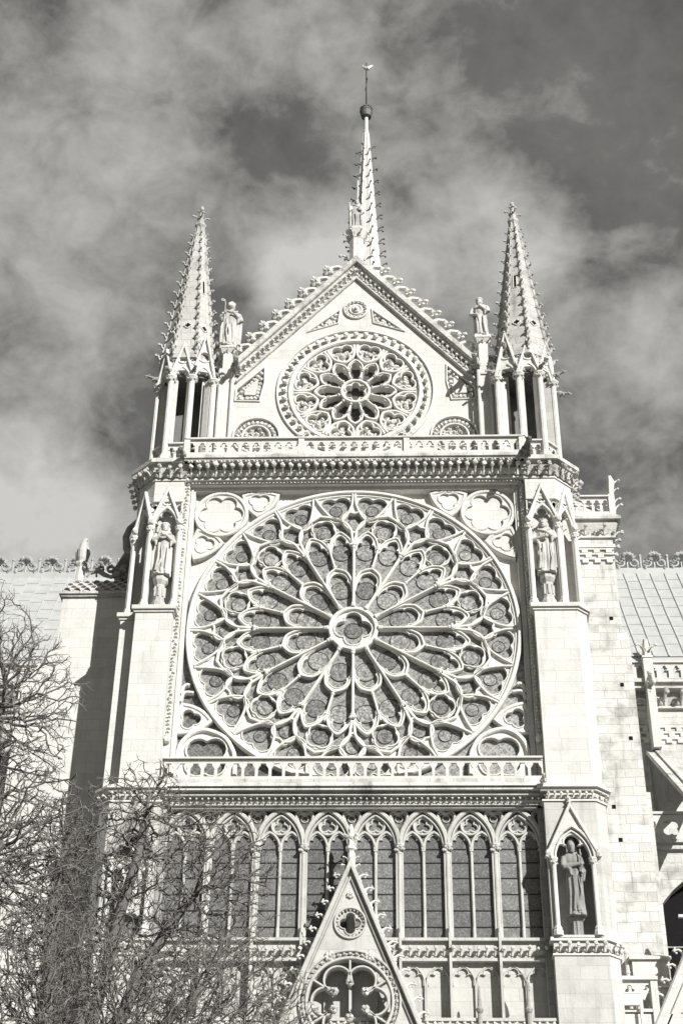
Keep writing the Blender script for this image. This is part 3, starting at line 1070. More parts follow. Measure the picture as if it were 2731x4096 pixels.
    for a2, b2 in faces:
        m = gablet_face(a2, b2, 34.75, 35.72, 36.55, .17, 3)
        T2, L2 = face_T(a2, b2)
        m.T = T2
        for k in (-1, 1): m.sweep(circ(L2 / 2 + k * .2, 35.78, .05, 10), .02, -.0, .1, True)
        m.box(0, L2, .16, .5, 35.9, 36.02)
        O("niche_canopy", m, CARVE, tw)
    cols = [(6.98, -.56), (8.14, -.57), (8.88, .17)]
    for x, y in cols:
        m = column(s * x, y, 31.0, 34.36, .10, r)
        m.box(s * x - .11, s * x + .11, y - .02, y + .3, 31.0, 34.8)
        m.lump((s * x, y - .12, 34.95), .15, r, (1, 1, 1.2))
        O("colonnette", m, CARVE, tw)
    # pedestal of the statue in the niche
    m = MB()
    px, py = s * 7.58, -.42
    m.lathe([(.30, 31.05), (.30, 31.2), (.22, 31.35), (.20, 32.05), (.24, 32.1), (.31, 32.22), (.31, 32.40), (.27, 32.46)], px, py, 8, pi / 8)
    for k in range(8):
        t = 2 * pi * k / 8
        m.box(px + .215 * sin(t) - .03, px + .215 * sin(t) + .03, py - .215 * cos(t) - .03, py - .215 * cos(t) + .03, 31.5, 31.95)
    O("pedestal", m, STATUE, tw)
    m = MB(); px, py = s * 7.66, -.52
    m.lathe([(.26, 18.0), (.2, 18.1), (.19, 18.55), (.24, 18.6), (.30, 18.68), (.28, 18.74)], px, py, 10)
    for k in range(10):
        t = 2 * pi * k / 10
        m.box(px + .19 * sin(t) - .02, px + .19 * sin(t) + .02, py - .19 * cos(t) - .02, py - .19 * cos(t) + .02, 18.1, 18.55)
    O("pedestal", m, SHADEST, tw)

    # ---------------- open turret on top
    oc = (7.42, .62)
    A = [(6.10, -.22), (7.0, -.50), (7.90, -.50), (8.52, .14), (8.52, 1.06), (7.9, 1.7), (7.0, 1.7), (6.1, 1.5)]
    m = MB()
    m.zprism(X(offset_poly(A, .02)), 42.92, 43.75, X(offset_poly(A, -.12)))
    m.zprism(X([(6.15, .05), (6.62, .0), (6.62, 1.6), (6.15, 1.5)]), 38.05, 43.0)
    turret = O("spire_turret", m, STONE, CATH)
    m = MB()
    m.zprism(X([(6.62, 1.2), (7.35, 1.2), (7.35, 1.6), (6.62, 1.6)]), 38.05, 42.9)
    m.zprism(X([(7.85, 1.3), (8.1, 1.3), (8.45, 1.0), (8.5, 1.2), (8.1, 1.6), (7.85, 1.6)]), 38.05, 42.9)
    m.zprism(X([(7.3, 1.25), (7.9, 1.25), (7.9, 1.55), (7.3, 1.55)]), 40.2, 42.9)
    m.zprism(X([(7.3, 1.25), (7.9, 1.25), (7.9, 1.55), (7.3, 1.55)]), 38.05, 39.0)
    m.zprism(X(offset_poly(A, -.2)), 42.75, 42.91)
    O("inner_shade_wall", m, DARKST, turret)  # added walls and ceiling keep the turret dark; their colour deepens the shade
    for i, (x, y) in enumerate(A[:5]):
        m = column(s * x, y, 38.06, 42.15, .14, r)
        dx, dy = oc[0] - x, oc[1] - y; l = hypot(dx, dy); dx, dy = dx / l, dy / l
        m.zprism(X([(x + dx * .08 - dy * .13, y + dy * .08 + dx * .13), (x + dx * .08 + dy * .13, y + dy * .08 - dx * .13), (x + dx * .38 + dy * .13, y + dy * .38 - dx * .13), (x + dx * .38 - dy * .13, y + dy * .38 + dx * .13)][::-1]), 38.06, 42.55)
        O("colonnette", m, STONE, turret)
    tops = [44.75, 44.2, 44.1, 44.1]
    for i in range(4):
        p, q = A[i], A[i + 1]
        if s < 0: p, q = (-q[0], q[1]), (-p[0], p[1])
        O("gablet", gablet_face(p, q, 42.45, 43.12 + (.08 if i == 0 else 0), tops[i] + .1, .17 + (.08 if i == 0 else 0), 6 if i == 0 else 4), CARVE, turret)
    for i in (0, 1, 2, 3):
        x, y = A[i]
        d = Vector((x - oc[0], y - oc[1], 0)).normalized(); d.x *= s
        m = MB()
        if i == 1: beast(m, (s * x, y + .1, 42.95), (d.x, d.y, -.35), .42, r)
        elif i == 3: beast(m, (s * x, y, 42.9), (d.x, d.y, .0), .42, r)
        else: beast(m, (s * x, y + .05, 42.9), (d.x, d.y, -.35), .40, r)
        O("gargoyle", m, GREY, turret)
    # low parapets between the turret's columns
    for i in (1, 2, 3):
        p, q = A[i], A[i + 1]
        if s < 0: p, q = (-q[0], q[1]), (-p[0], p[1])
        T3, L3 = face_T(p, q)
        balustrade("parapet", .12, L3 - .12, 2, .0, .12, 38.12, 38.92, .06, 0, turret, STONE, T3)
    # spire
    m = MB(); z0, z1 = 43.6, 52.7; rb, rt = 1.30, .17
    ro = pi / 8 + (-.02 if s < 0 else -.30)
    def rad(z): return rb + (rt - rb) * (z - z0) / (z1 - z0)
    cx_, cy_ = s * 7.40, .62
    m.lathe([(rad(z), z) for z in (43.6, 45, 46.6, 48.2, 49.8, 51.3, 52.55)], cx_, cy_, 8, ro)
    for k in range(8):
        t = ro + 2 * pi * k / 8
        m.tube([(cx_ + rad(z) * sin(t), cy_ - rad(z) * cos(t), z) for z in (43.8, 48, 52.5)], [.05, .045, .035], 6)
    m.lathe([(.2, 52.5), (.27, 52.62), (.27, 52.72), (.18, 52.8), (.13, 52.9), (.15, 53.05), (.09, 53.4), (.12, 53.5), (.06, 53.58), (.09, 53.75), (.11, 53.85), (.05, 53.95)], cx_, cy_, 8)
    for k in range(4):
        t = k * pi / 2 + .3
        m.leaf((cx_ + .08 * sin(t), cy_ - .08 * cos(t), 53.02), (sin(t), -cos(t), 0), (0, 0, 1), .33, r)
    for k in range(4):
        t = k * pi / 2 + .3
        m.lump((cx_ + .12 * sin(t), cy_ - .12 * cos(t), 53.62), .07, r)
    sp = O("spire", m, SPIREST, turret)
    lf = MB(); lf.leaf((0, 0, 0), (0, -1, 0), (0, 0, 1), .27, r, w=.8, ball=.30)
    lf.tube([(0, .02, -.12), (0, -.07, -.02), (0, -.13, .12), (0, -.17, .2)], [.07, .08, .06, .05], 5)
    first = None
    for k in range(8):
        t = ro + 2 * pi * k / 8
        if cos(t) < -.5: continue
        for j in range(13):
            z = 44.1 + j * .655
            if j == 12: z -= .12
            loc = (cx_ + rad(z) * sin(t), cy_ - rad(z) * cos(t), z)
            sc_ = .98 - .03 * j
            if first is None:
                first = O("crocket", lf, SPIREST, turret, loc=loc, rot=(0, 0, t)); first.scale = (sc_,) * 3
            else: copy_of(first, turret, loc=loc, rot=(0, 0, t), scale=(sc_,) * 3)
    # slits and foils on the spire faces: dark plates painting the shade inside
    for k in range(8):
        t = ro + 2 * pi * (k + .5) / 8
        if cos(t) < -.2: continue
        slope = atan2(rb - rt, z1 - z0)
        for z, kind in ((45.6, 'f'), (48.3, 's')):
            if kind == 's' and k % 2 == (0 if s > 0 else 1): continue
            q = rad(z) * cos(pi / 8)
            Tm = Matrix.Translation((cx_ + q * sin(t), cy_ - q * cos(t), z)) @ Matrix.Rotation(t, 4, 'Z') @ Matrix.Rotation(-slope, 4, 'X')
            mm_ = MB(); mm_.T = Tm
            if kind == 'f':
                f4 = foil(4, .075, .075, pi / 2, 0, 0, 5)
                mm_.plate(f4, [], -.006, .05)
            else: mm_.plate([(-.055, -.4), (.055, -.4), (.055, .4), (-.055, .4)], [], -.006, .05)
            O("opening", mm_, VOID, turret)
            mm_ = MB(); mm_.T = Tm
            if kind == 'f': mm_.sweep(foil(4, .08, .085, pi / 2, 0, 0, 5), .022, -.05, .02, True)
            else: mm_.sweep([(-.075, -.42), (.075, -.42), (.075, .42), (-.075, .42)], .02, -.03, .02, True)
            O("opening_rim", mm_, CARVE, turret)

    # pillar with the gable-foot statue
    m = MB(); zt = 45.0 if s < 0 else 45.42
    m.box(s * 5.64 - .20, s * 5.64 + .20, .35, .80, 38.05, zt - .35)
    m.box(s * 5.64 - .26, s * 5.64 + .26, .28, .86, 43.2, 43.35)
    m.zprism([(s * 5.64 + a_ * .22, .58 + b_ * .24) for a_, b_ in ((-1, -1), (1, -1), (1, 1), (-1, 1))], zt - .35, zt - .16, [(s * 5.64 + a_ * .34, .58 + b_ * .34) for a_, b_ in ((-1, -1), (1, -1), (1, 1), (-1, 1))])
    m.box(s * 5.64 - .36, s * 5.64 + .36, .22, .94, zt - .16, zt)
    for a_ in (-1, 0, 1):
        m.leaf((s * 5.64 + a_ * .25, .34, zt - .42), (a_ * .4, -1, 0), (0, 0, 1), .24, r)
    m.tube([(s * 5.9, .3, 43.6), (s * 5.9, .3, 38.1)], .09, 8); m.tube([(s * 5.36, .3, 43.4), (s * 5.36, .3, 38.1)], .08, 8)
    O("statue_pillar", m, STONE, CATH)
    m = MB(); beast(m, (s * 5.25, .35, 43.75), (-.1 * s, -1, -.35), .75, r)
    O("gargoyle", m, GREY, CATH)
    m = MB(); beast(m, (s * 6.98, -.95, 38.0), (.1 * s, -1, -.15), .8 if s > 0 else .5, r)
    O("gargoyle", m, GREY if s < 0 else DARKST, CATH)
    if s > 0:
        m = MB(); beast(m, (8.7, .2, 42.0), (1, -.3, -.4), .42, r); O("gargoyle", m, GREY, turret)
        m = MB(); beast(m, (6.78, -1.05, 23.5), (0, -1, .0), .35, r); O("gargoyle", m, STONE, CATH)
    # slim drip shafts beside the rose windows' lower bays
    m = MB()
    m.box(min(s * 6.62, s * 6.8), max(s * 6.62, s * 6.8), -.3, .5, 15.2, 22.9)
    m.tube([(s * 6.6, -.2, 15.5), (s * 6.6, -.2, 20.6)], .05, 8)
    O("shaft", m, GREY, tw)
    return tw


tower(-1); tower(1)


# ================================================================== GABLE
def rake(x): return 50.38 - 1.165 * abs(x)


r = random.Random(77)
GY = .80
m = MB()
outer = [(-6.1, 38.06), (6.1, 38.06), (6.1, 43.4), (5.35, 43.6), (0, 49.9), (-5.35, 43.6), (-6.1, 43.4)]
TRI = [(.72, 47.42), (.80, 46.62), (2.15, 46.12)]
TRAP = [(4.02, 44.12), (4.0, 43.2), (4.18, 42.18), (5.25, 42.22), (5.22, 42.85)]
holes = [circ(0, 42.71, 2.86, 72)]
for s in (-1, 1): holes += [[(s * x, z) for x, z in TRI], [(s * x, z) for x, z in TRAP], circ(s * 4.25, 40.25, 1.0, 40)]
m.plate(outer, holes, GY, GY + .9, True)
for h_ in holes[1:]: m.plate(pin(h_, 1.02), [], GY + .20, GY + .3)
for s in (-1, 1): m.plate(pin([(s * x, z) for x, z in TRAP], .46), [], GY + .02, GY + .3)
gable = O("gable", m, STONE, CATH)
# raking cornice
m = MB()
m.sweep([(-5.45, rake(5.45) - .1), (0, 50.28), (5.45, rake(5.45) - .1)], .14, GY - .42, GY + 1.0, ch=.2)
m.sweep([(-5.35, rake(5.35) - .36), (0, 50.02), (5.35, rake(5.35) - .36)], .08, GY - .22, GY + .9, ch=.2)
m.sweep([(-5.25, rake(5.25) - 1.02), (0, 49.34), (5.25, rake(5.25) - 1.02)], .055, GY - .16, GY + .2)
O("raking_cornice", m, AGED, gable)
m = MB()
for s in (-1, 1):
    d = Vector((s * 1, 0, -1.165)).normalized(); up = Vector((s * 1.165, 0, 1)).normalized()
    L_ = 5.2 * sqrt(1 + 1.165 ** 2); n = 26
    for k in range(n):
        t = (k + .5) / n
        p = Vector((s * 5.2 * t, GY - .02, 49.66 - 1.165 * 5.2 * t))
        m.leaf(p - up * .14, (0, -1, 0), up * 1.0 - d * .5, .30, r, w=.8, ball=.22)
        m.tuft(p - up * .20 + d * .1, (0, -1, 0), up - d * .6, .30, r, 4)
for k in range(5): m.tuft((.12 * (k - 2), GY - .03, 49.5), (0, -1, 0), (.5 * (k - 2), 0, 1), .42, r, 4)
O("carved_frieze", m, CARVE, gable)


def gable_crocket(big):
    m = MB(); rg = random.Random(5 if big else 6)
    if big:     # tall crocket that curls forward like a bird's neck
        m.tube([(0, 0, -.05), (.05, 0, .16), (.02, 0, .34), (-.12, 0, .46), (-.26, 0, .47)], [.12, .09, .075, .075, .08], 6)
        m.tube([(.02, 0, .05), (.22, 0, .10), (.36, 0, .05), (.46, 0, .12)], [.09, .07, .05, .03], 5)
        for k in range(7):
            m.lump((-.30 + .09 * cos(k * 2.4), .09 * sin(k * 1.7), .47 + .09 * sin(k * 2.4)), .075, rg, n=5)
    else:
        m.tube([(-.1, 0, -.02), (.05, 0, .13), (.22, 0, .18), (.36, 0, .10)], [.08, .07, .055, .04], 5)
        m.lump((.38, 0, .12), .07, rg); m.lump((.08, 0, .2), .06, rg)
    return m


cb = cs = None
for s in (-1, 1):
    for k in range(9):
        t = (k + .75) / 9.3
        x = s * 5.35 * t; z = rake(x) + .05
        a = atan2(1.165, 1)
        rot = (0, a, 0) if s > 0 else (0, a, pi)
        if k == 0: pass
        # big crockets lean toward the foot of the gable
        for big, dx in ((True, 0), (False, .36)):
            xx = x - s * dx * .62; zz = rake(xx) + .04
            if abs(xx) < .32: continue
            ro = (0, a, 0) if s < 0 else (0, -a, 0)
            if big:
                o = O("crocket", gable_crocket(True), CARVE, gable) if cb is None else copy_of(cb, gable)
                cb = cb or o
            else:
                o = O("leaf_crocket", gable_crocket(False), CARVE, gable) if cs is None else copy_of(cs, gable)
                cs = cs or o
            o.location = (xx, GY + .25, zz)
            # local +x runs uphill, local z stands off the slope
            ux = Vector((-s, 0, 1.165)).normalized(); yy = Vector((0, 1, 0)) * (-s)
            zz_ = ux.cross(yy)
            if zz_.z < 0: yy = -yy; zz_ = ux.cross(yy)
            q = Matrix((ux, yy, zz_)).transposed()
            o.rotation_euler = q.to_euler()
            o.scale = (1.6,) * 3 if big else (1.35,) * 3

# rose of the gable
GZ = 42.71
m = MB()
m.sweep(circ(0, 0, 3.42, 80), .05, GY - .10, GY + .3, True)
m.sweep(circ(0, 0, 2.86, 80), .11, GY - .10, GY + .6, True)
m.sweep(circ(0, 0, 2.70, 80), .05, GY + .05, GY + .6, True)
m.plate(circ(0, 0, 2.9, 72), [circ(0, 0, 1.55, 40)], GY + .38, GY + .7)
grose = O("gable_rose", m, CARVE, gable, loc=(0, 0, GZ))
m = MB(); m.lump((0, -.13, 3.13), .12, r, (1, 1, 1), .3); m.tuft((0, 0, 2.97), (0, -1, 0), (0, 0, 1), .24, r, 4)
fb = None
for k in range(44):
    t = 2 * pi * k / 44
    if fb is None: fb = O("ball_flower", m, CARVE, grose, loc=(0, GY - .03, 0), rot=(0, t, 0))
    else: copy_of(fb, grose, loc=(0, GY - .03, 0), rot=(0, t, 0))
m = MB(); n = 40
m.add([(0, GY + .42, 0)] + [(1.75 * cos(2 * pi * k / n), GY + .42, 1.75 * sin(2 * pi * k / n)) for k in range(n)], [(0, 1 + k, 1 + (k + 1) % n) for k in range(n)])
for rr_ in (.95, 1.0): m.sweep(circ(0, 0, rr_, 40), .012, GY + .38, GY + .42, True)
O("dark_glazing", m, flat_mat("dark_glazing", (.075, .072, .07), .4, 0, .4, .3, 3), grose)
m = MB()
m.sweep(circ(0, 0, .60, 36), .065, GY - .06, GY + .5, True)
q = foil(6, .33, .185, pi / 2)
m.plate(circ(0, 0, .58, 36), [q], GY + .06, GY + .4)
m.sweep(q, .03, GY + .01, GY + .4, True)
O("hub", m, CARVE, grose)


def gspoke():
    m = MB()
    m.sweep([(0, .62), (0, 1.25)], .042, GY - .02, GY + .42)
    for z in (.76, 1.16, 1.24): m.lathe([(.06, z - .03), (.085, z), (.06, z + .03)], 0, GY + .0, 8)
    return m


def gpetal():
    m = MB()
    def p(r_, d): return pr(r_, d)
    h = crv([p(1.15, 14), p(1.32, 14.0), p(1.52, 11.0), p(1.70, 4.5), p(1.78, 0)], 5)
    full = h + [(-x, z) for x, z in h[::-1]][1:]
    m.sweep(full, .042, GY - .03, GY + .42)
    hd = crv([p(1.18, 13.0), p(1.28, 12.4), p(1.37, 9.6), p(1.385, 8.4), p(1.50, 8.4), p(1.62, 4.8), p(1.70, 0)], 3)
    H = hd + [(-x, z) for x, z in hd[::-1]][1:]
    m.plate(full + H[::-1], [], GY + .08, GY + .40)
    m.sweep(H, .018, GY + .02, GY + .42)
    return m


def gpanel():
    """pointed panel of the outer ring with a trefoil and carved leaves"""
    m = MB(); p = pr
    o = crv([p(2.66, 13.2), p(2.40, 13.6), p(2.05, 12.4), p(1.82, 7.0), p(1.70, 0)], 5)
    full = o + [(-x, z) for x, z in o[::-1]][1:]
    m.sweep(full, .06, GY - .02, GY + .42)
    q = foil(3, .26, .275, pi / 2 + pi / 3, 0, 2.27)
    arc = [p(2.68, a) for a in (-13.2, -9, -4.5, 0, 4.5, 9, 13.2)]
    m.plate(full + arc[1:-1], [q], GY + .08, GY + .40)
    m.sweep(q, .04, GY + .0, GY + .4, True)
    return m


def gleaf(seed):
    m = MB(); rg = random.Random(seed)
    for k in range(3):
        a = pi / 2 + pi / 3 + 2 * pi * k / 3
        for j in range(5):
            d = .05 + .30 * j / 5
            px, pz = d * cos(a) + rg.uniform(-.08, .08), 2.27 + d * sin(a) + rg.uniform(-.08, .08)
            m.tuft((px, GY + .34, pz), (0, -1, 0), (cos(a) + rg.uniform(-.6, .6), 0, sin(a) + rg.uniform(-.6, .6)), .26, rg, 5)
            m.lump((px, GY + .24, pz), .085, rg, (1, 1.2, 1), .35, 5)
    m.lump((0, GY + .18, 2.27), .11, rg)
    return m


f1 = f2 = f3 = None
for k in range(12):
    a = R_(15 + 30 * k)
    if f1 is None: f1 = O("spoke", gspoke(), CARVE, grose, rot=(0, a, 0))
    else: copy_of(f1, grose, rot=(0, a, 0))
    a = R_(30 * k)
    if f2 is None: f2 = O("petal_tracery", gpetal(), CARVE, grose, rot=(0, a, 0))
    else: copy_of(f2, grose, rot=(0, a, 0))
    a = R_(15 + 30 * k)
    if f3 is None: f3 = O("trefoil_panel", gpanel(), CARVE, grose, rot=(0, a, 0))
    else: copy_of(f3, grose, rot=(0, a, 0))
    O("carved_leaves", gleaf(k % 5), CARVE, grose, rot=(0, a, 0))

# other carvings of the gable
m = MB()
m.sweep(circ(0, 47.42, .52, 32), .05, GY - .10, GY + .1, True)
m.sweep(circ(0, 47.42, .27, 24), .05, GY - .08, GY + .1, True)
for k in range(14):
    t = 2 * pi * k / 14
    m.tuft((.36 * sin(t), GY - .02, 47.42 + .36 * cos(t)), (0, -1, 0), (sin(t + .6), 0, cos(t + .6)), .2, r, 4)
m.lump((0, GY - .02, 47.40), .22, r, (1, .9, 1.05), .15, 8); m.lump((.02, GY - .2, 47.38), .08, r)
O("medallion", m, CARVE, gable)


def carved_frame(pts, name, inset):
    m = MB()
    m.sweep(pts, .035, GY - .07, GY + .05, True)
    cx_ = sum(p[0] for p in pts) / len(pts); cz_ = sum(p[1] for p in pts) / len(pts)
    n = len(pts)
    for i in range(n):
        a, b = pts[i], pts[(i + 1) % n]; L_ = hypot(b[0] - a[0], b[1] - a[1]); k = max(1, int(L_ / .24))
        for j in range(k):
            t = (j + .5) / k; x = a[0] + (b[0] - a[0]) * t; z = a[1] + (b[1] - a[1]) * t
            l = hypot(cx_ - x, cz_ - z) or 1
            x += (cx_ - x) / l * min(inset, l * .7); z += (cz_ - z) / l * min(inset, l * .7)
            m.tuft((x, GY + .17, z - .10), (0, -1, 0), (r.uniform(-.6, .6), 0, 1), .27, r, 4); m.lump((x, GY + .06, z), .085, r)
    return O(name, m, CARVE, gable)


for s in (-1, 1):
    carved_frame([(s * x, z) for x, z in TRI], "carved_triangle", .2)
    carved_frame([(s * x, z) for x, z in TRAP], "carved_frame", .22)
    m = MB()
    m.sweep(circ(s * 4.25, 40.25, 1.0, 40), .04, GY - .08, GY + .1, True)
    m.sweep(circ(s * 4.25, 40.25, .60, 32), .045, GY - .06, GY + .25, True)
    for k in range(26):
        t = 2 * pi * k / 26
        m.tuft((s * 4.25 + .70 * sin(t), GY + .16, 40.25 + .70 * cos(t)), (0, -1, 0), (sin(t + .3), 0, cos(t + .3)), .28, r, 4); m.lump((s * 4.25 + .80 * sin(t), GY + .05, 40.25 + .80 * cos(t)), .085, r)
    for k in range(16):
        t = 2.4 * k; d = .12 * sqrt(k + .5)
        m.tuft((s * 4.25 + d * sin(t), GY + .14, 40.25 + d * cos(t)), (0, -1, 0), (sin(t), 0, cos(t)), .26, r, 4)
    O("roundel", m, CARVE, gable)
    # leaf finials on the parapet posts
    m = MB()
    m.tube([(s * 2.17, -.5, 38.9), (s * 2.17, -.5, 39.25)], .07, 6)
    for a_ in (-1, 1):
        for z in (38.98, 39.2): m.leaf((s * 2.17, -.5, z), (a_, -.1, .2), (0, 0, 1), .26, r)
    O("finial", m, CARVE, top_bal)

# apex column
m = MB()
m.lathe([(.38, 49.4), (.36, 50.6), (.36, 51.9), (.40, 51.95)], 0, GY + .25, 8, pi / 8)
m.lathe([(.38, 51.95), (.42, 52.1), (.55, 52.4), (.55, 52.5)], 0, GY + .25, 8, pi / 8)
for k in range(8):
    t = 2 * pi * (k + .5) / 8
    m.leaf((.38 * sin(t), GY + .25 - .38 * cos(t), 52.0), (sin(t), -cos(t), 0), (0, 0, 1), .30, r)
for k in (-1, 1): m.leaf((k * .36, GY + .2, 50.4 + .3), (k, 0, 0), (0, 0, 1), .45, r)
O("apex_column", m, STONE, gable)

# roof of the transept behind the gable
m = MB()
m.add([(-6.9, 1.6, 40.5), (6.9, 1.6, 40.5), (0, 1.6, 48.9), (-6.9, 24, 40.5), (6.9, 24, 40.5), (0, 24, 48.9)], [(0, 1, 2), (1, 4, 5, 2), (0, 2, 5, 3), (3, 5, 4)])
m.box(-7.0, 7.0, 2.2, 24, 0, 40.5)
O("transept_roof", m, LEAD, CATH)

# ================================================================== CROSSING SPIRE
m = MB(); fx_, fy_ = 0.04, 24.0
prof = [(2.6, 47.5), (2.6, 55), (2.0, 58.0), (1.75, 60.0)] + [(1.70 + (.16 - 1.70) * (z - 60.5) / 25.2, z) for z in (60.5, 66, 72, 78, 82, 85.2)]
RO8 = R_(-25)
m.lathe(prof, fx_, fy_, 8, RO8)
def frad(z): return 1.70 + (.16 - 1.70) * (z - 60.5) / 25.2
for k in range(8):
    t = RO8 + 2 * pi * k / 8
    m.tube([(fx_ + frad(z) * sin(t), fy_ - frad(z) * cos(t), z) for z in (60.5, 72, 85)], [.07, .06, .035], 5)
    # lapped seams on the faces
    t2 = t + pi / 8
    for q in (-.5, .5):
        m.tube([(fx_ + frad(z) * (cos(pi / 8) * sin(t2) + q * sin(pi / 8) * cos(t2)) * 1.0, fy_ - frad(z) * (cos(pi / 8) * cos(t2) - q * sin(pi / 8) * sin(t2)), z) for z in (60.5, 84)], [.035, .02], 4)
m.lathe([(.2, 84.2), (.25, 84.28), (.2, 84.36)], fx_, fy_, 8); m.lathe([(.15, 85.1), (.19, 85.2), (.14, 85.5), (.14, 86.9)], fx_, fy_, 8)
fl = O("crossing_spire", m, SPIRE, CATH)
m = MB()
m.lathe([(.12, 86.75), (.36, 86.8), (.43, 87.1), (.44, 87.4), (.40, 87.62), (.2, 87.7)], fx_, fy_, 16)
for k in range(16):
    t = 2 * pi * k / 16
    m.lump((fx_ + .41 * sin(t), fy_ - .41 * cos(t), 87.62), .08, r); m.lump((fx_ + .44 * sin(t), fy_ - .44 * cos(t), 87.35), .06, r)
O("crown_ball", m, DARKLEAD, fl)
m = MB()
m.tube([(fx_, fy_, 87.6), (fx_, fy_, 92.8)], [.055, .03], 6)
m.tube([(fx_ - .12, fy_ - .05, 89.6), (fx_ + .12, fy_ - .05, 91.0)], .035, 5)
for z in (90.6, 91.0): m.lump((fx_ + .02, fy_, z), .08, r)
O("cross_rod", m, IRON, fl)
m = MB()   # weathercock
zc = 92.2
m.tube([(fx_ - .30, fy_, zc + .22), (fx_ - .22, fy_, zc + .12), (fx_ - .06, fy_, zc - .02), (fx_ + .14, fy_, zc - .04), (fx_ + .26, fy_, zc + .10), (fx_ + .44, fy_, zc + .32)], [.04, .08, .15, .16, .11, .03], 8)
m.tube([(fx_ - .30, fy_, zc + .22), (fx_ - .40, fy_, zc + .19)], [.05, .01], 5)
m.tube([(fx_ + .22, fy_, zc + .02), (fx_ + .40, fy_, zc + .14), (fx_ + .50, fy_, zc + .26)], [.09, .07, .02], 6)
m.lump((fx_ - .28, fy_, zc + .30), .05, r)
O("weathercock", m, GILT, fl)
lf = MB()
lf.tube([(0, 0, 0), (0, -.16, .24), (0, -.36, .38), (0, -.52, .38)], [.07, .055, .045, .045], 5); lf.lump((0, -.56, .36), .105, r)
first = None
for k in range(8):
    t = RO8 + 2 * pi * k / 8
    if cos(t) < -.45: continue
    for j in range(15):
        z = 66.6 + j * 1.18 + (.55 if k % 2 else 0)
        if z > 83.6: continue
        loc = (fx_ + frad(z) * sin(t), fy_ - frad(z) * cos(t), z); q = .95 - .02 * j
        if first is None: first = O("crocket", lf, DARKLEAD, fl, loc=loc, rot=(0, 0, t)); first.scale = (q,) * 3
        else: copy_of(first, fl, loc=loc, rot=(0, 0, t), scale=(q,) * 3)
# parameters of the chapel gable at the right edge: middle x, apex z, slope, front y
CG = (11.65, 17.95, 1.92, .4)
# name, label, seed, trunk points, main limbs (trunk point they leave, points), crown lobes (centre, radii, -, weight), points, step, reach, kill, twig radius, trunk radius, spurs
TREES = [
    ("bare_tree", "tall bare tree reaching in from the left edge with the highest twigs", 3,
     [(-10.6, -20, 0), (-10.6, -20, 2), (-10.6, -20, 4), (-10.5, -20, 6), (-10.4, -20, 7.5), (-10.3, -20, 9), (-10.2, -20, 10.2)],
     [(6, [(-9.9, -20, 11), (-9.6, -20, 12), (-9.2, -19.9, 13), (-8.9, -19.9, 14), (-8.5, -19.8, 15), (-8.2, -19.8, 16), (-7.8, -19.7, 16.7)]),
      (5, [(-9.8, -20.1, 9.8), (-9.2, -20.2, 10.6), (-8.6, -20.3, 11.4), (-8.0, -20.3, 12.2), (-7.5, -20.3, 13.0)])],
     [((-8.6, -20, 17.6), (2.0, 1.8, 3.0), 0, .9), ((-7.0, -20, 17.0), (1.5, 1.4, 2.1), 0, .6), ((-6.9, -20, 13.7), (1.9, 1.8, 2.4), 0, 1.6), ((-8.6, -20, 13.2), (1.6, 1.6, 2.4), 0, .8)], 6500, .15, .9, .20, .0085, .27, 2),
    ("bare_tree", "bare tree with a bundle of thick upright stems left of the lancet windows", 5,
     [(-5.0, -19, 0), (-5.0, -19, 2), (-5.0, -19, 4), (-5.0, -19, 6), (-5.0, -19, 7.4), (-5.0, -19, 8.6)],
     [(5, [(-4.95, -19, 9.6), (-4.8, -19, 10.6), (-4.6, -19.1, 11.6), (-4.45, -19.1, 12.6), (-4.2, -19.2, 13.6), (-4.1, -19.2, 14.5)]),
      (5, [(-4.7, -18.8, 9.5), (-4.3, -18.7, 10.4), (-4.0, -18.7, 11.3), (-3.6, -18.6, 12.1), (-3.1, -18.6, 12.9)]),
      (4, [(-5.4, -19.3, 8.6), (-5.7, -19.3, 9.8), (-5.8, -19.4, 11), (-5.9, -19.4, 12.2), (-5.85, -19.4, 13.4)]),
      (4, [(-4.5, -19.4, 8.3), (-3.9, -19.5, 9.2), (-3.2, -19.5, 10.1), (-2.5, -19.5, 10.8)])],
     [((-4.3, -19, 13.7), (1.6, 1.4, 2.4), 0, 1.0), ((-2.6, -19, 13.0), (1.6, 1.2, 2.1), 0, 1.1), ((-5.8, -19, 12.6), (1.6, 1.4, 2.9), 0, 1.1), ((-3.4, -19, 10.9), (1.6, 1.2, 1.4), 0, .6)], 7000, .14, .85, .19, .0085, .27, 2),
    ("bare_shrub", "low dense thicket of pale bare twigs across the bottom left corner", 8,
     [(-3.8, -23, 0), (-3.8, -23, 1.5), (-3.8, -23, 3), (-3.8, -23, 4.4), (-3.8, -23, 5.4)],
     [(4, [(-4.3, -23, 6.2), (-4.7, -23, 7.0), (-5.0, -23, 7.8), (-5.1, -23, 8.6)]), (4, [(-3.4, -23, 6.3), (-2.9, -23, 7.1), (-2.5, -23, 7.9)]), (4, [(-3.8, -22.8, 6.4), (-3.8, -22.7, 7.4), (-3.7, -22.7, 8.4)])],
     [((-4.8, -23, 9.3), (1.9, 1.4, 2.1), 0, 1.5), ((-1.8, -23, 9.1), (1.9, 1.3, 1.7), 0, 1.0), ((-3.6, -23, 7.9), (2.4, 1.3, 1.2), 0, .6)], 10000, .125, .8, .165, .008, .18, 2),
]

# ================================================================== LANCET GALLERY UNDER THE ROSE
BW_ = 1.687
BX = [BW_ * (k - 3.5) for k in range(8)]


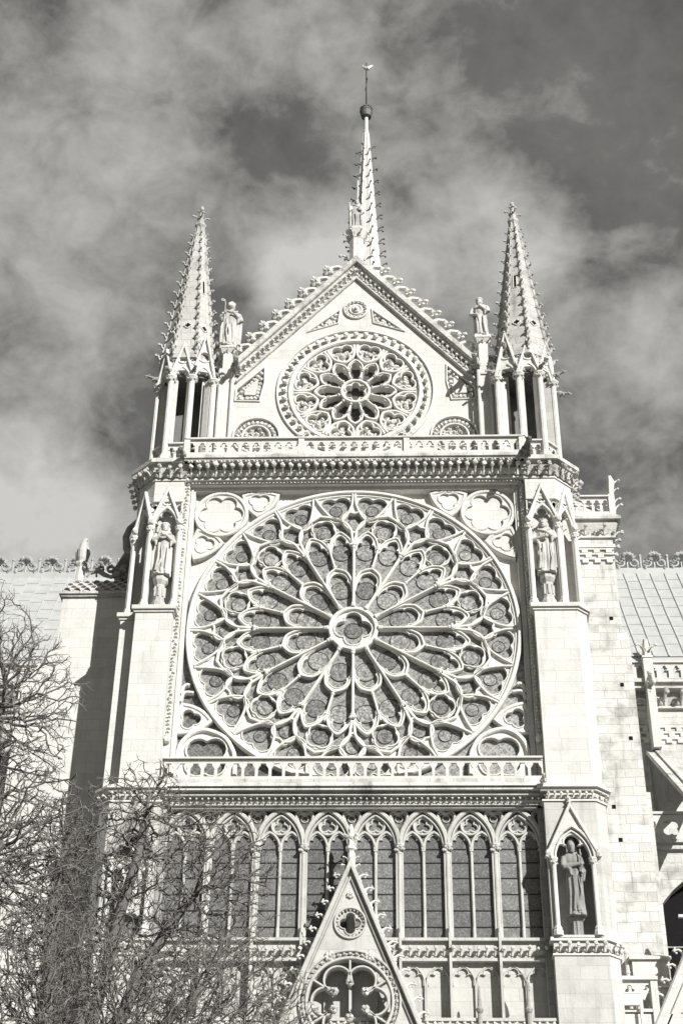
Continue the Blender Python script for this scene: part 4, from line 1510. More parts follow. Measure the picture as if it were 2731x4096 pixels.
def bay_tracery():
    m = MB(); h = BW_ / 2
    ar = parch(h - .02, 21.5, 22.84, 10)
    m.sweep([(-h + .02, 21.4)] + ar + [(h - .02, 21.4)], .085, -.14, .2)
    m.sweep(parch(h - .14, 21.48, 22.64, 10), .035, -.06, .2)
    for s in (-1, 1):
        a = parch(.36, 21.46, 22.02, 8, s * .385)
        m.sweep([(s * .385 - .36, 21.3)] + a + [(s * .385 + .36, 21.3)], .045, -.02, .2)
        th = trefoil_head(.30, 21.40, 21.92, 5, s * .385)
        m.plate([(s * .385 - .35, 21.40)] + a[1:-1] + [(s * .385 + .35, 21.40)] + th[::-1], [], .06, .2)
        # heart between the arches
    o = circ(0, 22.26, .33, 28)
    q = foil(3, .15, .145, pi / 2, 0, 22.26)
    m.sweep(o, .035, .0, .2, True); m.sweep(q, .03, .04, .2, True); m.plate(o, [q], .09, .2)
    # spandrel filling inside the arch
    return m


def bay_mullion(big):
    m = MB(); w = .115 if big else .062
    m.box(-w, w, .02 if big else .06, .24, 18.15, 21.5)
    m.lathe([(w * 1.0, 18.15), (w * 1.0, 18.5), (w * .72, 18.58), (w * .70, 21.25)], 0, -.0 if big else .04, 10)
    if big:
        for s in (-1, 1): m.lathe([(.045, 18.15), (.04, 21.25)], s * .10, .0, 8)
    rg = random.Random(4)
    capital(m, 0, -.0 if big else .04, 21.2, w * .78, rg)
    if big:
        for k in range(6): m.lump((.14 * cos(k * 1.05), -.10, 21.36 + .08 * sin(k * 1.9)), .06, rg)
    return m


def bay_pane():
    m = MB()
    for s in (-1, 1):
        m.add([(s * .40 - .36, .125, 18.1), (s * .40 + .36, .125, 18.1), (s * .40 + .36, .125, 22.1), (s * .40 - .36, .125, 22.1)], [(0, 1, 2, 3)])
    m.add([(-.842, .13, 21.3), (.842, .13, 21.3), (.842, .13, 22.87), (-.842, .13, 22.87)], [(0, 1, 2, 3)])
    return m


def bay_bars():
    m = MB()
    for z in (18.62, 19.20, 19.78, 20.36, 20.92, 21.42): m.box(-.76, .76, .09, .125, z - .013, z + .013)
    return m


def arcade():
    m = MB(); h = BW_ / 2
    for s in (-1, 1):
        c = s * h / 2
        a = parch(h / 2 - .03, 16.65, 17.28, 7, c)
        m.sweep([(c - h / 2 + .03, 15.5)] + a + [(c + h / 2 - .03, 15.5)], .03, .03, .13)
        th = trefoil_head(h / 2 - .08, 16.60, 17.20, 5, c)
        m.plate([(c - h / 2 + .04, 16.60)] + a[1:-1] + [(c + h / 2 - .04, 16.60)] + th[::-1], [], .08, .13)
        m.sweep(th, .018, .05, .13)
    m.plate([(-h, 17.36), (-h, 17.0), (-h + .02, 16.9)] + parch(h / 2 - .03, 16.65, 17.28, 7, -h / 2)[1:-1] + [(0, 16.9)] + parch(h / 2 - .03, 16.65, 17.28, 7, h / 2)[1:-1] + [(h - .02, 16.9), (h, 17.0), (h, 17.36)], [], .07, .13)
    return m


gal = MB()
gal.box(-6.8, 6.8, .14, .64, 14.5, 18.1)
gal.box(-6.8, 6.8, .26, .64, 18.1, 23.1)
gal.box(-6.8, 6.8, -.24, .3, 18.04, 18.14); gal.box(-6.8, 6.8, -.08, .3, 17.5, 18.04); gal.box(-6.8, 6.8, -.18, .3, 17.36, 17.46)
gallery = O("window_gallery", gal, LOW, CATH)
m = MB(); r = random.Random(9)
frieze(m, [(-6.75, -.09, 17.56), (6.75, -.09, 17.56)], .30, .285, r)
O("carved_frieze", m, CARVE, gallery)
m = MB()
for k in range(120): m.lump((-6.7 + k * .1126, -.33, 22.96), .052, r, n=5); m.tuft((-6.7 + k * .1126, -.31, 22.88), (0, -1, 0), (.5, 0, 1), .12, r, 3)
O("bead_strip", m, CARVE, gallery)
protob = None
for i, x in enumerate(BX):
    if protob is None:
        w_ = MB(); w_.plate([(-.80, 18.1), (.80, 18.1), (.80, 22.86), (-.80, 22.86)], [], .14, .20)
        wt = O("lancet_window", bay_tracery(), LOWC, CATH, loc=(x, 0, 0))
        ch = [O("leaded_glass", bay_pane(), PANE, wt), O("saddle_bars", bay_bars(), LEADLINE, wt), O("mullion", bay_mullion(False), LOWC, wt)]
        protob = (wt, ch)
    else:
        wt = copy_of(protob[0], CATH, loc=(x, 0, 0))
        for c in protob[1]: copy_of(c, wt)
first = None; fa = None; fh = None
hm = MB()
o_ = crv([(0, 21.98), (.16, 22.2), (.27, 22.45), (.30, 22.66), (.2, 22.79), (0, 22.72), (-.2, 22.79), (-.30, 22.66), (-.27, 22.45), (-.16, 22.2)], 4, True)
hm.sweep(o_, .045, -.05, .2, True); hm.sweep(pin(o_, .78), .02, .03, .2, True); hm.sweep(circ(0, 22.55, .13, 16), .015, .08, .13, True)
for k in range(9):
    x = -6.75 + BW_ * k
    if first is None: first = O("mullion", bay_mullion(True), LOWC, gallery, loc=(x, 0, 0)); fh = O("heart_tracery", hm, LOWC, gallery, loc=(x, 0, 0))
    else: copy_of(first, gallery, loc=(x, 0, 0)); copy_of(fh, gallery, loc=(x, 0, 0))
    if 0 < k < 8:
        m = MB(); m.box(-.045, .045, -.275, .1, 15.4, 18.3); m.lathe([(.045, 18.3), (.04, 18.55), (.01, 18.6)], 0, -.2, 6)
        O("rib", m, LOWC, gallery, loc=(x, 0, 0))
    if k < 8:
        if fa is None: fa = O("blind_arches", arcade(), LOWC, gallery, loc=(x + BW_ / 2, 0, 0))
        else: copy_of(fa, gallery, loc=(x + BW_ / 2, 0, 0))

# front parapet of blind gablets at the foot of the picture, with the wall under it
m = MB()
m.box(-9.1, 9.1, -1.9, .6, 0, 14.0)
m.box(-6.8, 6.8, -.60, -.34, 14.0, 15.24)
m.box(-6.8, 6.8, -.68, -.28, 15.24, 15.34)
O("portal_wall", m, LOW, CATH)
m = MB()
x = -6.7
while x < 6.6:
    c = x + .31
    m.sweep([(c - .29, 14.55), (c, 15.10), (c + .29, 14.55)], .035, -.68, -.55)
    m.sweep(parch(.20, 14.35, 14.72, 6, c), .035, -.66, -.55)
    m.plate(parch(.17, 14.35, 14.68, 6, c), [], -.61, -.55)
    m.tuft((c, -.62, 15.06), (0, -1, 0), (0, 0, 1), .17, r, 4); m.tuft((c + .31, -.62, 15.0), (0, -1, 0), (0, 0, 1), .2, r, 4)
    x += .62
for k in range(56): m.lump((-6.7 + .243 * k, -.64, 15.18), .06, r)
parapet = O("gabled_parapet", m, CARVE, CATH)
for x in (4.25, 5.85):
    m = MB()
    m.tube([(x, -.74, 14.2), (x, -.74, 15.6)], [.09, .07], 8); m.lathe([(.10, 15.5), (.13, 15.6), (.07, 15.68), (.035, 16.3), (.01, 16.35)], x, -.74, 8)
    if x > 5:
        m.tube([(x, -.74, 15.6), (x - .02, -.74, 16.5)], .03, 6); m.tube([(x - .14, -.74, 16.75), (x + .0, -.74, 16.45), (x + .04, -.74, 16.2)], .045, 6)
    O("pinnacle", m, GREY, parapet)

# ------------------------------------------------------------------ portal gable with open tracery
PY0, PY1 = -1.02, -.72
m = MB()
ap = 20.25; bz = 12.0; slope = (ap - 15.1) / 2.12
hw = (ap - bz) / slope
hole1 = circ(0, 15.77, 1.42, 56); hole2 = circ(0, 18.37, .47, 32)
m.plate([(-hw, bz), (hw, bz), (0, ap)], [hole1, hole2], PY0, PY1, True)
pg = O("portal_gable", m, LOW, CATH)
m = MB()
m.sweep([(-hw - .10, bz), (0, ap + .20), (hw + .10, bz)], .085, PY0 - .22, PY1 + .08, ch=.25)
m.sweep([(-hw + .1, bz), (0, ap - .28), (hw - .1, bz)], .035, PY0 - .08, PY1)
O("raking_cornice", m, LOW, pg)
m = MB()
m.sweep(circ(0, 15.77, 1.66, 64), .04, PY0 - .09, PY0 + .1, True); m.sweep(circ(0, 15.77, 1.42, 56), .05, PY0 - .07, PY1 + .02, True)
for k in range(48):
    t = 2 * pi * k / 48
    m.tuft((1.47 * sin(t), PY0 - .02, 15.77 + 1.47 * cos(t)), (0, -1, 0), (sin(t + .5), 0, cos(t + .5)), .16, r, 4); m.lump((1.55 * sin(t), PY0 - .07, 15.77 + 1.55 * cos(t)), .05, r)
for k in range(6):
    a = pi / 2 + pi / 6 + pi / 3 * k
    cx_, cz_ = .80 * cos(a), 15.77 + .80 * sin(a)
    b = 2.05
    arc = [(cx_ + .46 * cos(a - b + 2 * b * j / 20), cz_ + .45 * sin(a - b + 2 * b * j / 20)) for j in range(21)]
    m.sweep(arc, .036, PY0 - .02, PY1)
    e = a + pi / 6
    q = (.62 * cos(e), 15.77 + .62 * sin(e))
    m.sweep([(q[0] * .96, 15.77 + (q[1] - 15.77) * .86), (1.40 * cos(e), 15.77 + 1.40 * sin(e))], .036, PY0 - .02, PY1)
    for j in range(7): m.lump((q[0] * .95 + .08 * cos(j * 2.3), PY0 - .08 - .05 * (j % 2), 15.77 + (q[1] - 15.77) * .92 + .08 * sin(j * 2.3)), .075, r)
O("open_tracery", m, LOWC, pg)
m = MB()
m.sweep(circ(0, 18.37, .52, 40), .035, PY0 - .08, PY0 + .1, True)
q = foil(4, .20, .185, pi / 2, 0, 18.37)
m.plate(circ(0, 18.37, .44, 40), [q], PY0 + .04, PY1); m.sweep(q, .022, PY0 - .0, PY1, True)
for k in range(22):
    t = 2 * pi * k / 22
    m.lump((.455 * sin(t), PY0 - .01, 18.37 + .455 * cos(t)), .045, r)
O("open_tracery", m, LOWC, pg)
for x, z, q in ((0, 19.35, .11), (-.66, 17.25, .15), (.66, 17.25, .15)):
    m = MB()
    for k in range(6):
        t = 2 * pi * k / 6
        m.lump((x + q * .75 * sin(t), PY0 - .04, z + q * .75 * cos(t)), q * .5, r)
    m.lump((x, PY0 - .09, z), q * .35, r)
    O("rosette", m, CARVE, pg)
m = MB()
m.lathe([(.17, 19.95), (.12, 20.4), (.11, 20.9), (.13, 20.96), (.2, 21.02), (.2, 21.1), (.10, 21.16), (.09, 21.4), (.14, 21.5), (.08, 21.62), (.11, 21.74), (.04, 21.95)], 0, (PY0 + PY1) / 2, 8, pi / 8)
for z, q in ((20.3, .22), (20.62, .18)):
    for k in (-1, 1): m.leaf((k * .10, (PY0 + PY1) / 2, z), (k, 0, .2), (0, 0, 1), q, r)
for k in range(4):
    t = k * pi / 2 + pi / 4
    m.leaf((.08 * sin(t), (PY0 + PY1) / 2 - .08 * cos(t), 21.35), (sin(t), -cos(t), 0), (0, 0, 1), .24, r)
O("finial", m, CARVE, pg)


def hook():
    m = MB(); rg = random.Random(8)
    m.tube([(0, 0, 0), (.04, 0, .14), (.16, 0, .22), (.26, 0, .20)], [.08, .05, .038, .03], 6)
    m.lump((.29, 0, .19), .055, rg); m.lump((.27, 0, .26), .038, rg); m.lump((.23, 0, .12), .034, rg)
    m.tube([(0, 0, -.16), (.07, 0, -.05), (.10, 0, .02)], [.08, .05, .02], 5)
    return m


fk = None
for s in (-1, 1):
    for k in range(13):
        z = 20.0 - .47 * k - .1
        x = s * ((ap + .3 - z) / slope)
        if fk is None: fk = O("crocket", hook(), CARVE, pg)
        o = fk if (s == -1 and k == 0) else copy_of(fk, pg)
        o.location = (x, (PY0 + PY1) / 2 - .02, z); o.rotation_euler = (0, 0, pi if s < 0 else 0)
        o.scale = (1.0 + .02 * k,) * 3


# ================================================================== SIDE PIERS, NAVE AND CHOIR
def checker(m, x0, x1, y, z0, rows, cw, chh):
    for j in range(rows):
        k = 0; x = x0 + (.3 * cw if j % 2 else 0)
        while x < x1 - cw * .4:
            m.box(x, min(x + cw * .5, x1), y - .09, y, z0 + j * chh * 1.0, z0 + j * chh + chh * .62)
            x += cw
        m.box(x0, x1, y - .085, y, z0 + j * chh + chh * .62, z0 + (j + 1) * chh - .02)


r = random.Random(55)
m = MB()
m.box(8.6, 10.98, 2.22, 7.5, 0, 31.2)
m.box(8.6, 11.18, 2.5, 7.5, 0, 24.6)
m.zprism([(8.6, 2.22), (10.98, 2.22), (10.98, 7.5), (8.6, 7.5)], 31.2, 31.5, [(8.6, 2.22), (10.76, 2.22), (10.76, 7.3), (8.6, 7.3)])
m.box(8.6, 10.74, 2.22, 7.3, 31.5, 36.6)
pier = O("stair_pier", m, AGED, CATH)
m = MB(); checker(m, 8.9, 10.74, 2.22, 34.62, 3, .5, .24)
m.box(8.9, 10.80, 2.10, 2.22, 35.34, 35.5)
O("checker_band", m, STONE, pier)
m = MB()
m.zprism([(8.9, 2.15), (10.82, 2.15), (10.82, 7), (8.9, 7)], 35.92, 36.45, [(8.9, 1.98), (10.98, 1.98), (10.98, 7.1), (8.9, 7.1)])
m.box(8.9, 10.86, 2.12, 7.2, 35.84, 35.92)
m.zprism([(8.9, 1.86), (11.12, 1.86), (11.12, 7.4), (8.9, 7.4)], 36.62, 36.74); m.zprism([(8.9, 1.86), (11.12, 1.86), (11.12, 7.4), (8.9, 7.4)], 36.74, 37.0, [(8.9, 2.05), (10.92, 2.05), (10.92, 7.4), (8.9, 7.4)])
m.box(8.9, 10.95, 2.02, 7.2, 36.45, 36.62)
frieze(m, [(9.2, 2.12, 35.98), (10.80, 2.12, 35.98), (10.80, 5.5, 35.98)], .42, .55, r)
O("cornice", m, AGED, pier)
balustrade("parapet", 9.0, 10.75, 5, 2.1, 2.24, 37.06, 37.86, .06, 0, pier, STONE)
m = MB()
m.zprism([(10.72, 2.05), (10.98, 2.05), (10.98, 2.3), (10.72, 2.3)], 37.0, 38.0)
m.tube([(10.84, 2.15, 37.9), (10.86, 2.15, 38.3), (10.90, 2.15, 38.7), (10.86, 2.1, 38.95)], [.12, .15, .17, .08], 6)
for z, q in ((37.2, .34), (37.55, .30), (38.1, .26), (38.45, .34)): m.leaf((10.95, 2.15, z), (1, -.1, .2), (0, 0, 1), q, r)
O("finial", m, CARVE, pier)
m = MB()
m.zprism([(8.9, 2.9), (10.6, 2.9), (10.6, 7), (8.9, 7)], 37.0, 37.7); m.zprism([(8.9, 2.9), (10.6, 2.9), (10.6, 7), (8.9, 7)], 37.7, 39.6, [(9.0, 4.5), (9.1, 4.5), (9.1, 5.2), (9.0, 5.2)])
checker(m, 8.95, 10.5, 2.92, 37.15, 2, .44, .25)
O("pyramid_roof", m, AGED, pier)
m = MB()
for x, z in ((10.35, 32.0), (10.62, 26.7), (9.72, 23.9), (9.85, 22.6), (10.5, 29.0)): m.box(x - .07, x + .07, 2.20, 2.26, z - .075, z + .075)
O("putlog_holes", m, VOID, pier)
m = MB()
m.box(9.75, 11.0, 1.72, 2.3, 0, 18.0)
m.zprism([(9.65, 1.62), (11.1, 1.62), (11.1, 2.3), (9.65, 2.3)], 18.0, 18.10); m.zprism([(9.65, 1.62), (11.1, 1.62), (11.1, 2.3), (9.65, 2.3)], 18.10, 18.3, [(9.75, 2.1), (11.0, 2.1), (11.0, 2.3), (9.75, 2.3)])
O("buttress_foot", m, STONE, pier)
m = MB(); m.tube([(9.62, 1.9, 13), (9.60, 1.9, 18.35)], .075, 8)
for z in (16.9, 17.6, 18.3): m.lathe([(.09, z - .05), (.1, z), (.09, z + .05)], 9.61, 1.9, 8)
O("downpipe", m, STONE, pier)
# low gallery with trefoil parapet at the foot of the pier
m = MB(); m.box(8.9, 12.5, .3, 2.6, 0, 15.75)
lowg = O("side_gallery", m, STONE, CATH)
balustrade("balustrade", 9.05, 10.25, 2, .25, .42, 15.85, 16.85, .10, 0, lowg, STONE)
balustrade("balustrade", 10.15, 11.9, 3, .75, .92, 15.7, 16.75, .10, 0, lowg, STONE)
m = MB(); m.box(9.0, 10.3, .14, .5, 16.85, 16.97); m.box(10.05, 10.28, .2, .5, 15.2, 16.85)
O("rail", m, STONE, lowg)

# left of the rose: low wall with a sloping scale-tiled coping
m = MB()
m.box(-12.05, -8.6, 2.3, 7, 0, 33.2)
m.zprism([(-13.3, 2.26), (-8.6, 2.26), (-8.6, 7), (-13.3, 7)], 0, 29.0); m.zprism([(-13.3, 2.26), (-8.6, 2.26), (-8.6, 7), (-13.3, 7)], 29.0, 31.0, [(-12.05, 2.28), (-8.6, 2.28), (-8.6, 7), (-12.05, 7)])
left = O("west_pier", m, STONE, CATH)
m = MB()
m.box(-12.2, -8.6, 2.12, 3.2, 33.28, 33.38); m.box(-12.1, -8.6, 2.2, 3.2, 33.18, 33.28)
for j in range(4):
    y0, z0 = 2.15 + .26 * j, 33.38 + .27 * j
    m.zprism([(-12.15 + .06 * j, y0), (-8.6, y0), (-8.6, 3.4), (-12.15 + .06 * j, 3.4)], z0, z0 + .27, [(-12.1 + .06 * j, y0 + .2), (-8.6, y0 + .2), (-8.6, 3.4), (-12.1 + .06 * j, 3.4)])
    x = -11.9 + .2 * (j % 2)
    while x < -8.8:
        m.sweep(circ(x, z0 + .05, .15, 8, 0, pi), .02, y0 - .01, y0 + .2); x += .42
O("tiled_coping", m, AGED, left)
m = MB()
m.box(-11.85, -11.5, 3.0, 3.3, 34.3, 35.2)
m.lathe([(.2, 34.4), (.17, 35.1), (.26, 35.25), (.26, 35.35)], -11.66, 3.1, 8)
O("pinnacle", m, STONE, left)
m = MB()
pts = [(-11.4, 3.0, 35.0), (-11.15, 3.0, 34.85), (-10.9, 3.0, 34.95), (-10.6, 3.0, 34.72), (-10.3, 3.0, 34.6), (-10.0, 3.0, 34.75)]
m.tube(pts, [.08, .12, .13, .11, .09, .12], 7)
m.lump((-11.45, 2.95, 35.05), .12, r)
for a_ in range(10): m.lump((-9.95 + .2 * cos(a_), 2.95, 34.9 + .18 * sin(a_ * 1.3)), .09, r)
m.sweep(circ(-10.35, 34.98, .13, 14), .04, 2.9, 3.05, True); m.sweep(circ(-10.75, 35.0, .10, 14), .035, 2.9, 3.05, True)
m.tube([(-11.2, 2.95, 34.8), (-11.3, 2.9, 34.55)], .05, 5); m.tube([(-10.95, 2.95, 34.85), (-10.9, 2.9, 34.55)], .05, 5)
O("carved_dragon", m, GREY, left)
m = MB()
m.zprism([(-8.8, 2.5), (-9.75, 2.6), (-10.55, 4.2), (-10.45, 6.2), (-8.8, 6.2)], 35.5, 35.62); m.zprism([(-8.8, 2.5), (-9.75, 2.6), (-10.55, 4.2), (-10.45, 6.2), (-8.8, 6.2)], 35.62, 35.9, [(-8.8, 2.8), (-9.6, 2.9), (-10.3, 4.3), (-10.2, 6.0), (-8.8, 6.0)])
m.box(-9.6, -8.6, 3.2, 6.0, 33.0, 36.6)
for k in range(4): m.leaf((-9.6, 3.4 + .5 * k, 34.8), (-1, -.3, 0), (0, 0, 1), .6, r)
m.tube([(-9.5, 3.2, 35.7), (-9.78, 3.1, 36.1), (-9.85, 3.0, 36.6), (-9.72, 2.95, 37.0), (-9.4, 2.9, 37.3), (-9.0, 2.85, 37.4)], [.26, .18, .15, .14, .15, .12], 8)
O("bracketed_cornice", m, GREY, left)


def flank(s, name):
    """nave or choir: upper wall, parapet, lead roof with ridge cresting, flying buttresses and aisle below"""
    q = random.Random(60 + s)

    def bx(m, x0, x1, *a): m.box(min(s * x0, s * x1), max(s * x0, s * x1), *a)
    m = MB()
    bx(m, 7, 34, 18.2, 29.8, 0, 37.2)
    hall = O(name, m, AGED, CATH)
    m = MB()
    m.add([(s * 6.5, 17.9, 38.75), (s * 34, 17.9, 38.75), (s * 34, 24, 47.55), (s * 6.5, 24, 47.55), (s * 34, 30.1, 38.75), (s * 6.5, 30.1, 38.75)], [(0, 1, 2, 3), (3, 2, 4, 5), (1, 4, 2)])
    bx(m, 6.5, 34, 17.9, 18.6, 37.4, 38.7)
    roof = O("lead_roof", m, LEAD, hall)
    m = MB(); sl = Vector((0, 6.1, 8.8)).normalized(); nr = Vector((0, -8.8, 6.1)).normalized()
    x = 7.2
    while x < 30:
        jit = [q.uniform(-.03, .03) for _ in range(7)]
        m.tube([Vector((s * (x + jit[i]), 17.9, 38.75)) + Vector((0, 6.1, 8.8)) * (i / 6) + nr * .02 for i in range(7)], .05, 5)
        x += .78
    for j in range(1, 9):
        x = 7.2; k = 0
        while x < 30:
            t = j / 9 + (.02 if k % 2 else 0)
            p0 = Vector((s * x, 17.9, 38.75)) + Vector((0, 6.1, 8.8)) * t + nr * .012; p1 = p0 + Vector((s * .78, 0, 0))
            m.tube([p0, p1], .018, 4); x += .78; k += 1
    O("roof_seams", m, LEAD, roof)
    m = MB()
    bx(m, 6.5, 34, 23.9, 24.1, 47.4, 47.85)
    x = 7.5
    while x < 30:
        c = s * x
        for k in (-1, 1):
            m.sweep(circ(c + k * .40, 48.22, .23, 14), .055, 23.93, 24.07, True)
            m.tuft((c + k * .40, 23.95, 48.15), (0, -1, 0), (k * .3, 0, 1), .30, q, 5)
            m.tuft((c + k * .42, 23.95, 47.95), (0, -1, 0), (k, 0, -.2), .30, q, 4)
        m.tube([(c, 24, 47.8), (c, 24, 48.5)], .05, 5); m.tube([(c + s * .78, 24, 47.8), (c + s * .78, 24, 48.65)], .07, 6); m.lump((c + s * .78, 24, 48.7), .12, q)
        for a_ in (-.9, -.45, 0, .45, .9): m.tuft((c, 23.95, 48.35), (0, -1, 0), (a_, 0, 1), .62, q, 3)
        x += 1.56
    O("ridge_cresting", m, LEAD, roof)
    m = MB()
    bx(m, 7, 34, 17.55, 18.3, 37.12, 37.32); bx(m, 7, 34, 17.75, 18.3, 36.98, 37.12); bx(m, 7, 34, 17.62, 18.3, 36.80, 36.90)
    a, b = (9, 30) if s > 0 else (-30, -9)
    frieze(m, [(a, 18.1, 36.0), (b, 18.1, 36.0)], .78, .82, q)
    bx(m, 7, 34, 18.0, 18.3, 35.86, 35.98)
    O("cornice", m, AGED, hall)
    a, b = (9, 29.8) if s > 0 else (-29.8, -9)
    balustrade("balustrade", a, b, 34, 17.75, 17.92, 37.38, 38.3, .11, 0, hall, STONE)
    m = MB(); a, b = (9, 24) if s > 0 else (-24, -9)
    checker(m, a, b, 18.2, 34.0, 3, .56, .32)
    O("checker_band", m, STONE, hall)
    m = MB()
    for k in range(9): bx(m, 12.35 + 1.9 * k, 12.6 + 1.9 * k, 18.16, 18.25, 33.25, 33.6)
    O("putlog_holes", m, VOID, hall)
    for k in range(0 if s > 0 else 1, 3):
        x = 14.55 + 6.2 * k
        m = MB(); bx(m, x - .20, x + .20, 17.3, 18.3, 33.4, 36.9)
        bx(m, x - .24, x + .24, 17.35, 17.8, 36.9, 38.4); bx(m, x - .28, x + .28, 17.3, 17.85, 38.4, 38.5)
        m.tube([(s * x, 17.55, 38.5), (s * x, 17.5, 39.1), (s * x, 17.45, 39.5)], [.24, .18, .12], 6)
        for k_ in (-1, 1): m.leaf((s * x + k_ * .12, 17.45, 38.9), (k_, -.2, 0), (0, 0, 1), .42, q); m.leaf((s * x + k_ * .12, 17.35, 38.7), (k_ * .6, -1, 0), (0, 0, 1), .3, q)
        beast(m, (s * x, 17.3, 36.95), (-.2, -1, -.05), .75, q)
        sh = O("parapet_shaft", m, STONE, hall)
        # flyer: sloping coped strut over a quarter arch
        m = MB(); m.T = Matrix.Translation((s * x, 0, 0)) @ Matrix.Rotation(pi / 2, 4, 'Z')
        y0, y1 = 18.2, 7.5; zt0, zt1 = 33.4, 25.6
        arc = [(y1 + (y0 - y1) * t, 23.2 + 6.6 * sqrt(max(0, 1 - (1 - t) ** 2 * .98)) ) for t in [i / 14 for i in range(15)]]
        m.plate([(y0, zt0), (y1, zt1)] + arc, [], -.34, .34, True)
        O("flying_buttress", m, DARKST if s > 0 else AGED, hall)  # choir flyers get a darker stone to paint in their shade
        m = MB(); m.T = Matrix.Translation((s * x, 0, 0)) @ Matrix.Rotation(pi / 2, 4, 'Z')
        m.plate([(y0, zt0 + .02), (y0, zt0 + .30), (y1, zt1 + .30), (y1, zt1 + .02)], [], -.48, .48, True)
        m.plate([(y0, zt0 + .3), (y0, zt0 + .42), (y1, zt1 + .42), (y1, zt1 + .3)], [], -.12, .12, True)
        O("flyer_coping", m, AGED, hall)
        m = MB(); bx(m, x - .7, x + .7, 5.5, 8.2, 0, 27.5); m.zprism([(s * x - .7, 5.5), (s * x + .7, 5.5), (s * x + .7, 8.2), (s * x - .7, 8.2)], 27.5, 31, [(s * x - .05, 6.8), (s * x + .05, 6.8), (s * x + .05, 6.9), (s * x - .05, 6.9)])
        if not (s > 0 and k == 0): O("buttress_pier", m, AGED, hall)
        # tall clerestory window between the buttresses
        m = MB(); c = s * (x + 3.1)
        m.plate([(c - 1.9, 27)] + parch(1.9, 30.5, 33.2, 8, c) + [(c + 1.9, 27)], [], 18.12, 18.3)
        O("clerestory_glass", m, GLASS, hall)
    # aisle in front
    m = MB()
    dx = s * (14.9 if s > 0 else 21.5)
    arch = [(dx - 3.0 , 14), (dx + 3.0, 14)] + parch(3.0, 20.6, 25.2, 10, dx)[::-1]
    ao = [(s * 9, 0), (s * 34, 0), (s * 34, 26.4), (s * 9, 26.4)]
    m.plate(ao, [arch], 12.0, 13.0)
    bx(m, 9, 34, 12.6, 18.2, 25.8, 26.4)
    bx(m, 9, 34, 11.8, 12.4, 26.0, 26.25); bx(m, 9, 34, 11.65, 12.4, 26.25, 26.4)
    aisle = O("aisle_wall", m, AGED, hall)
    m = MB(); m.plate([(s * 9, 5), (s * 34, 5), (s * 34, 25.5), (s * 9, 25.5)], [], 12.9, 13.05)
    O("aisle_glass", m, VOID, hall)
    m = MB()
    for k in (-1, 0, 1): m.sweep([(dx + k * .95, 14), (dx + k * .95, 22.5)], .07, 12.7, 12.9)
    for z in (16, 18, 20, 22): m.box(dx - 2.9, dx + 2.9, 12.75, 12.85, z - .03, z + .03)
    O("mullion", m, GREY, hall)
    # quatrefoil parapet of the aisle terrace
    m = MB(); a, b = (9.2, 24) if s > 0 else (-24, -9.2)
    n = 15; w_ = (b - a) / n
    m.plate([(a, 26.42), (b, 26.42), (b, 27.6), (a, 27.6)], [foil(4, .21, .20, pi / 4, a + w_ * (k + .5), 27.0, 5) for k in range(n)], 11.85, 12.05, True)
    m.box(a, b, 11.78, 12.12, 27.6, 27.72)
    O("terrace_parapet", m, STONE, hall)
    return hall


flank(1, "choir"); flank(-1, "nave")

# gabled chapel front at the right edge, only its left slope seen
m = MB(); cgx = CG[0]; hw2 = (CG[1] - 8.0) / CG[2]; cy0 = CG[3]
m.plate([(cgx - hw2, 8.0), (cgx + hw2, 8.0), (cgx, CG[1])], [circ(cgx, 14.9, 1.0, 40)], cy0, cy0 + .3, True)
cgab = O("chapel_gable", m, STONE, CATH)
m = MB()
m.sweep([(cgx - hw2 - .1, 8.0), (cgx, CG[1] + .25), (cgx + hw2 + .1, 8.0)], .13, cy0 - .28, cy0 + .36, ch=.3)
m.sweep([(cgx - hw2 + .12, 8.0), (cgx, CG[1] - .36), (cgx + hw2 - .12, 8.0)], .05, cy0 - .1, cy0 + .1)
m.sweep(circ(cgx, 14.9, 1.15, 48), .05, cy0 - .09, cy0 + .1, True); m.sweep(circ(cgx, 14.9, 1.0, 48), .04, cy0 - .05, cy0 + .3, True)
for k in range(34):
    t = 2 * pi * k / 34
    m.lump((cgx + 1.07 * sin(t), cy0 - .03, 14.9 + 1.07 * cos(t)), .055, r)
O("raking_cornice", m, STONE, cgab)
m = MB()
m.lathe([(.2, CG[1] - .1), (.13, CG[1] + .5), (.14, CG[1] + .62), (.2, CG[1] + .7), (.1, CG[1] + .85), (.1, CG[1] + 1.2), (.14, CG[1] + 1.4), (.04, CG[1] + 1.7)], cgx, cy0 + .15, 8)
m.tube([(cgx - .34, cy0 + .15, CG[1] + 1.2), (cgx + .34, cy0 + .15, CG[1] + 1.2)], .07, 6)
O("finial", m, CARVE, cgab)
for s in (-1, 1):
    for k in range(12):
        z = CG[1] - .25 - .5 * k; x = cgx + s * (CG[1] + .35 - z) / CG[2]
        o = copy_of(fk, cgab, loc=(x, cy0 + .05, z), rot=(0, 0, pi if s < 0 else 0), scale=(1.15,) * 3)

# pale box on the side balustrade
m = MB()
m.box(9.06, 9.62, .02, .24, 15.98, 16.34); m.box(9.03, 9.65, -.01, .27, 16.34, 16.38); m.box(9.1, 9.16, .0, .03, 16.05, 16.28)
bxo = O("equipment_box", m, WHITE)
tag(bxo, "small white metal box fixed on the side balustrade right of the statue niche", "box")
m = MB()
m.tube([(9.64, .1, 14.6), (9.64, .1, 16.0)], .05, 6)
O("post", m, WHITE, bxo)


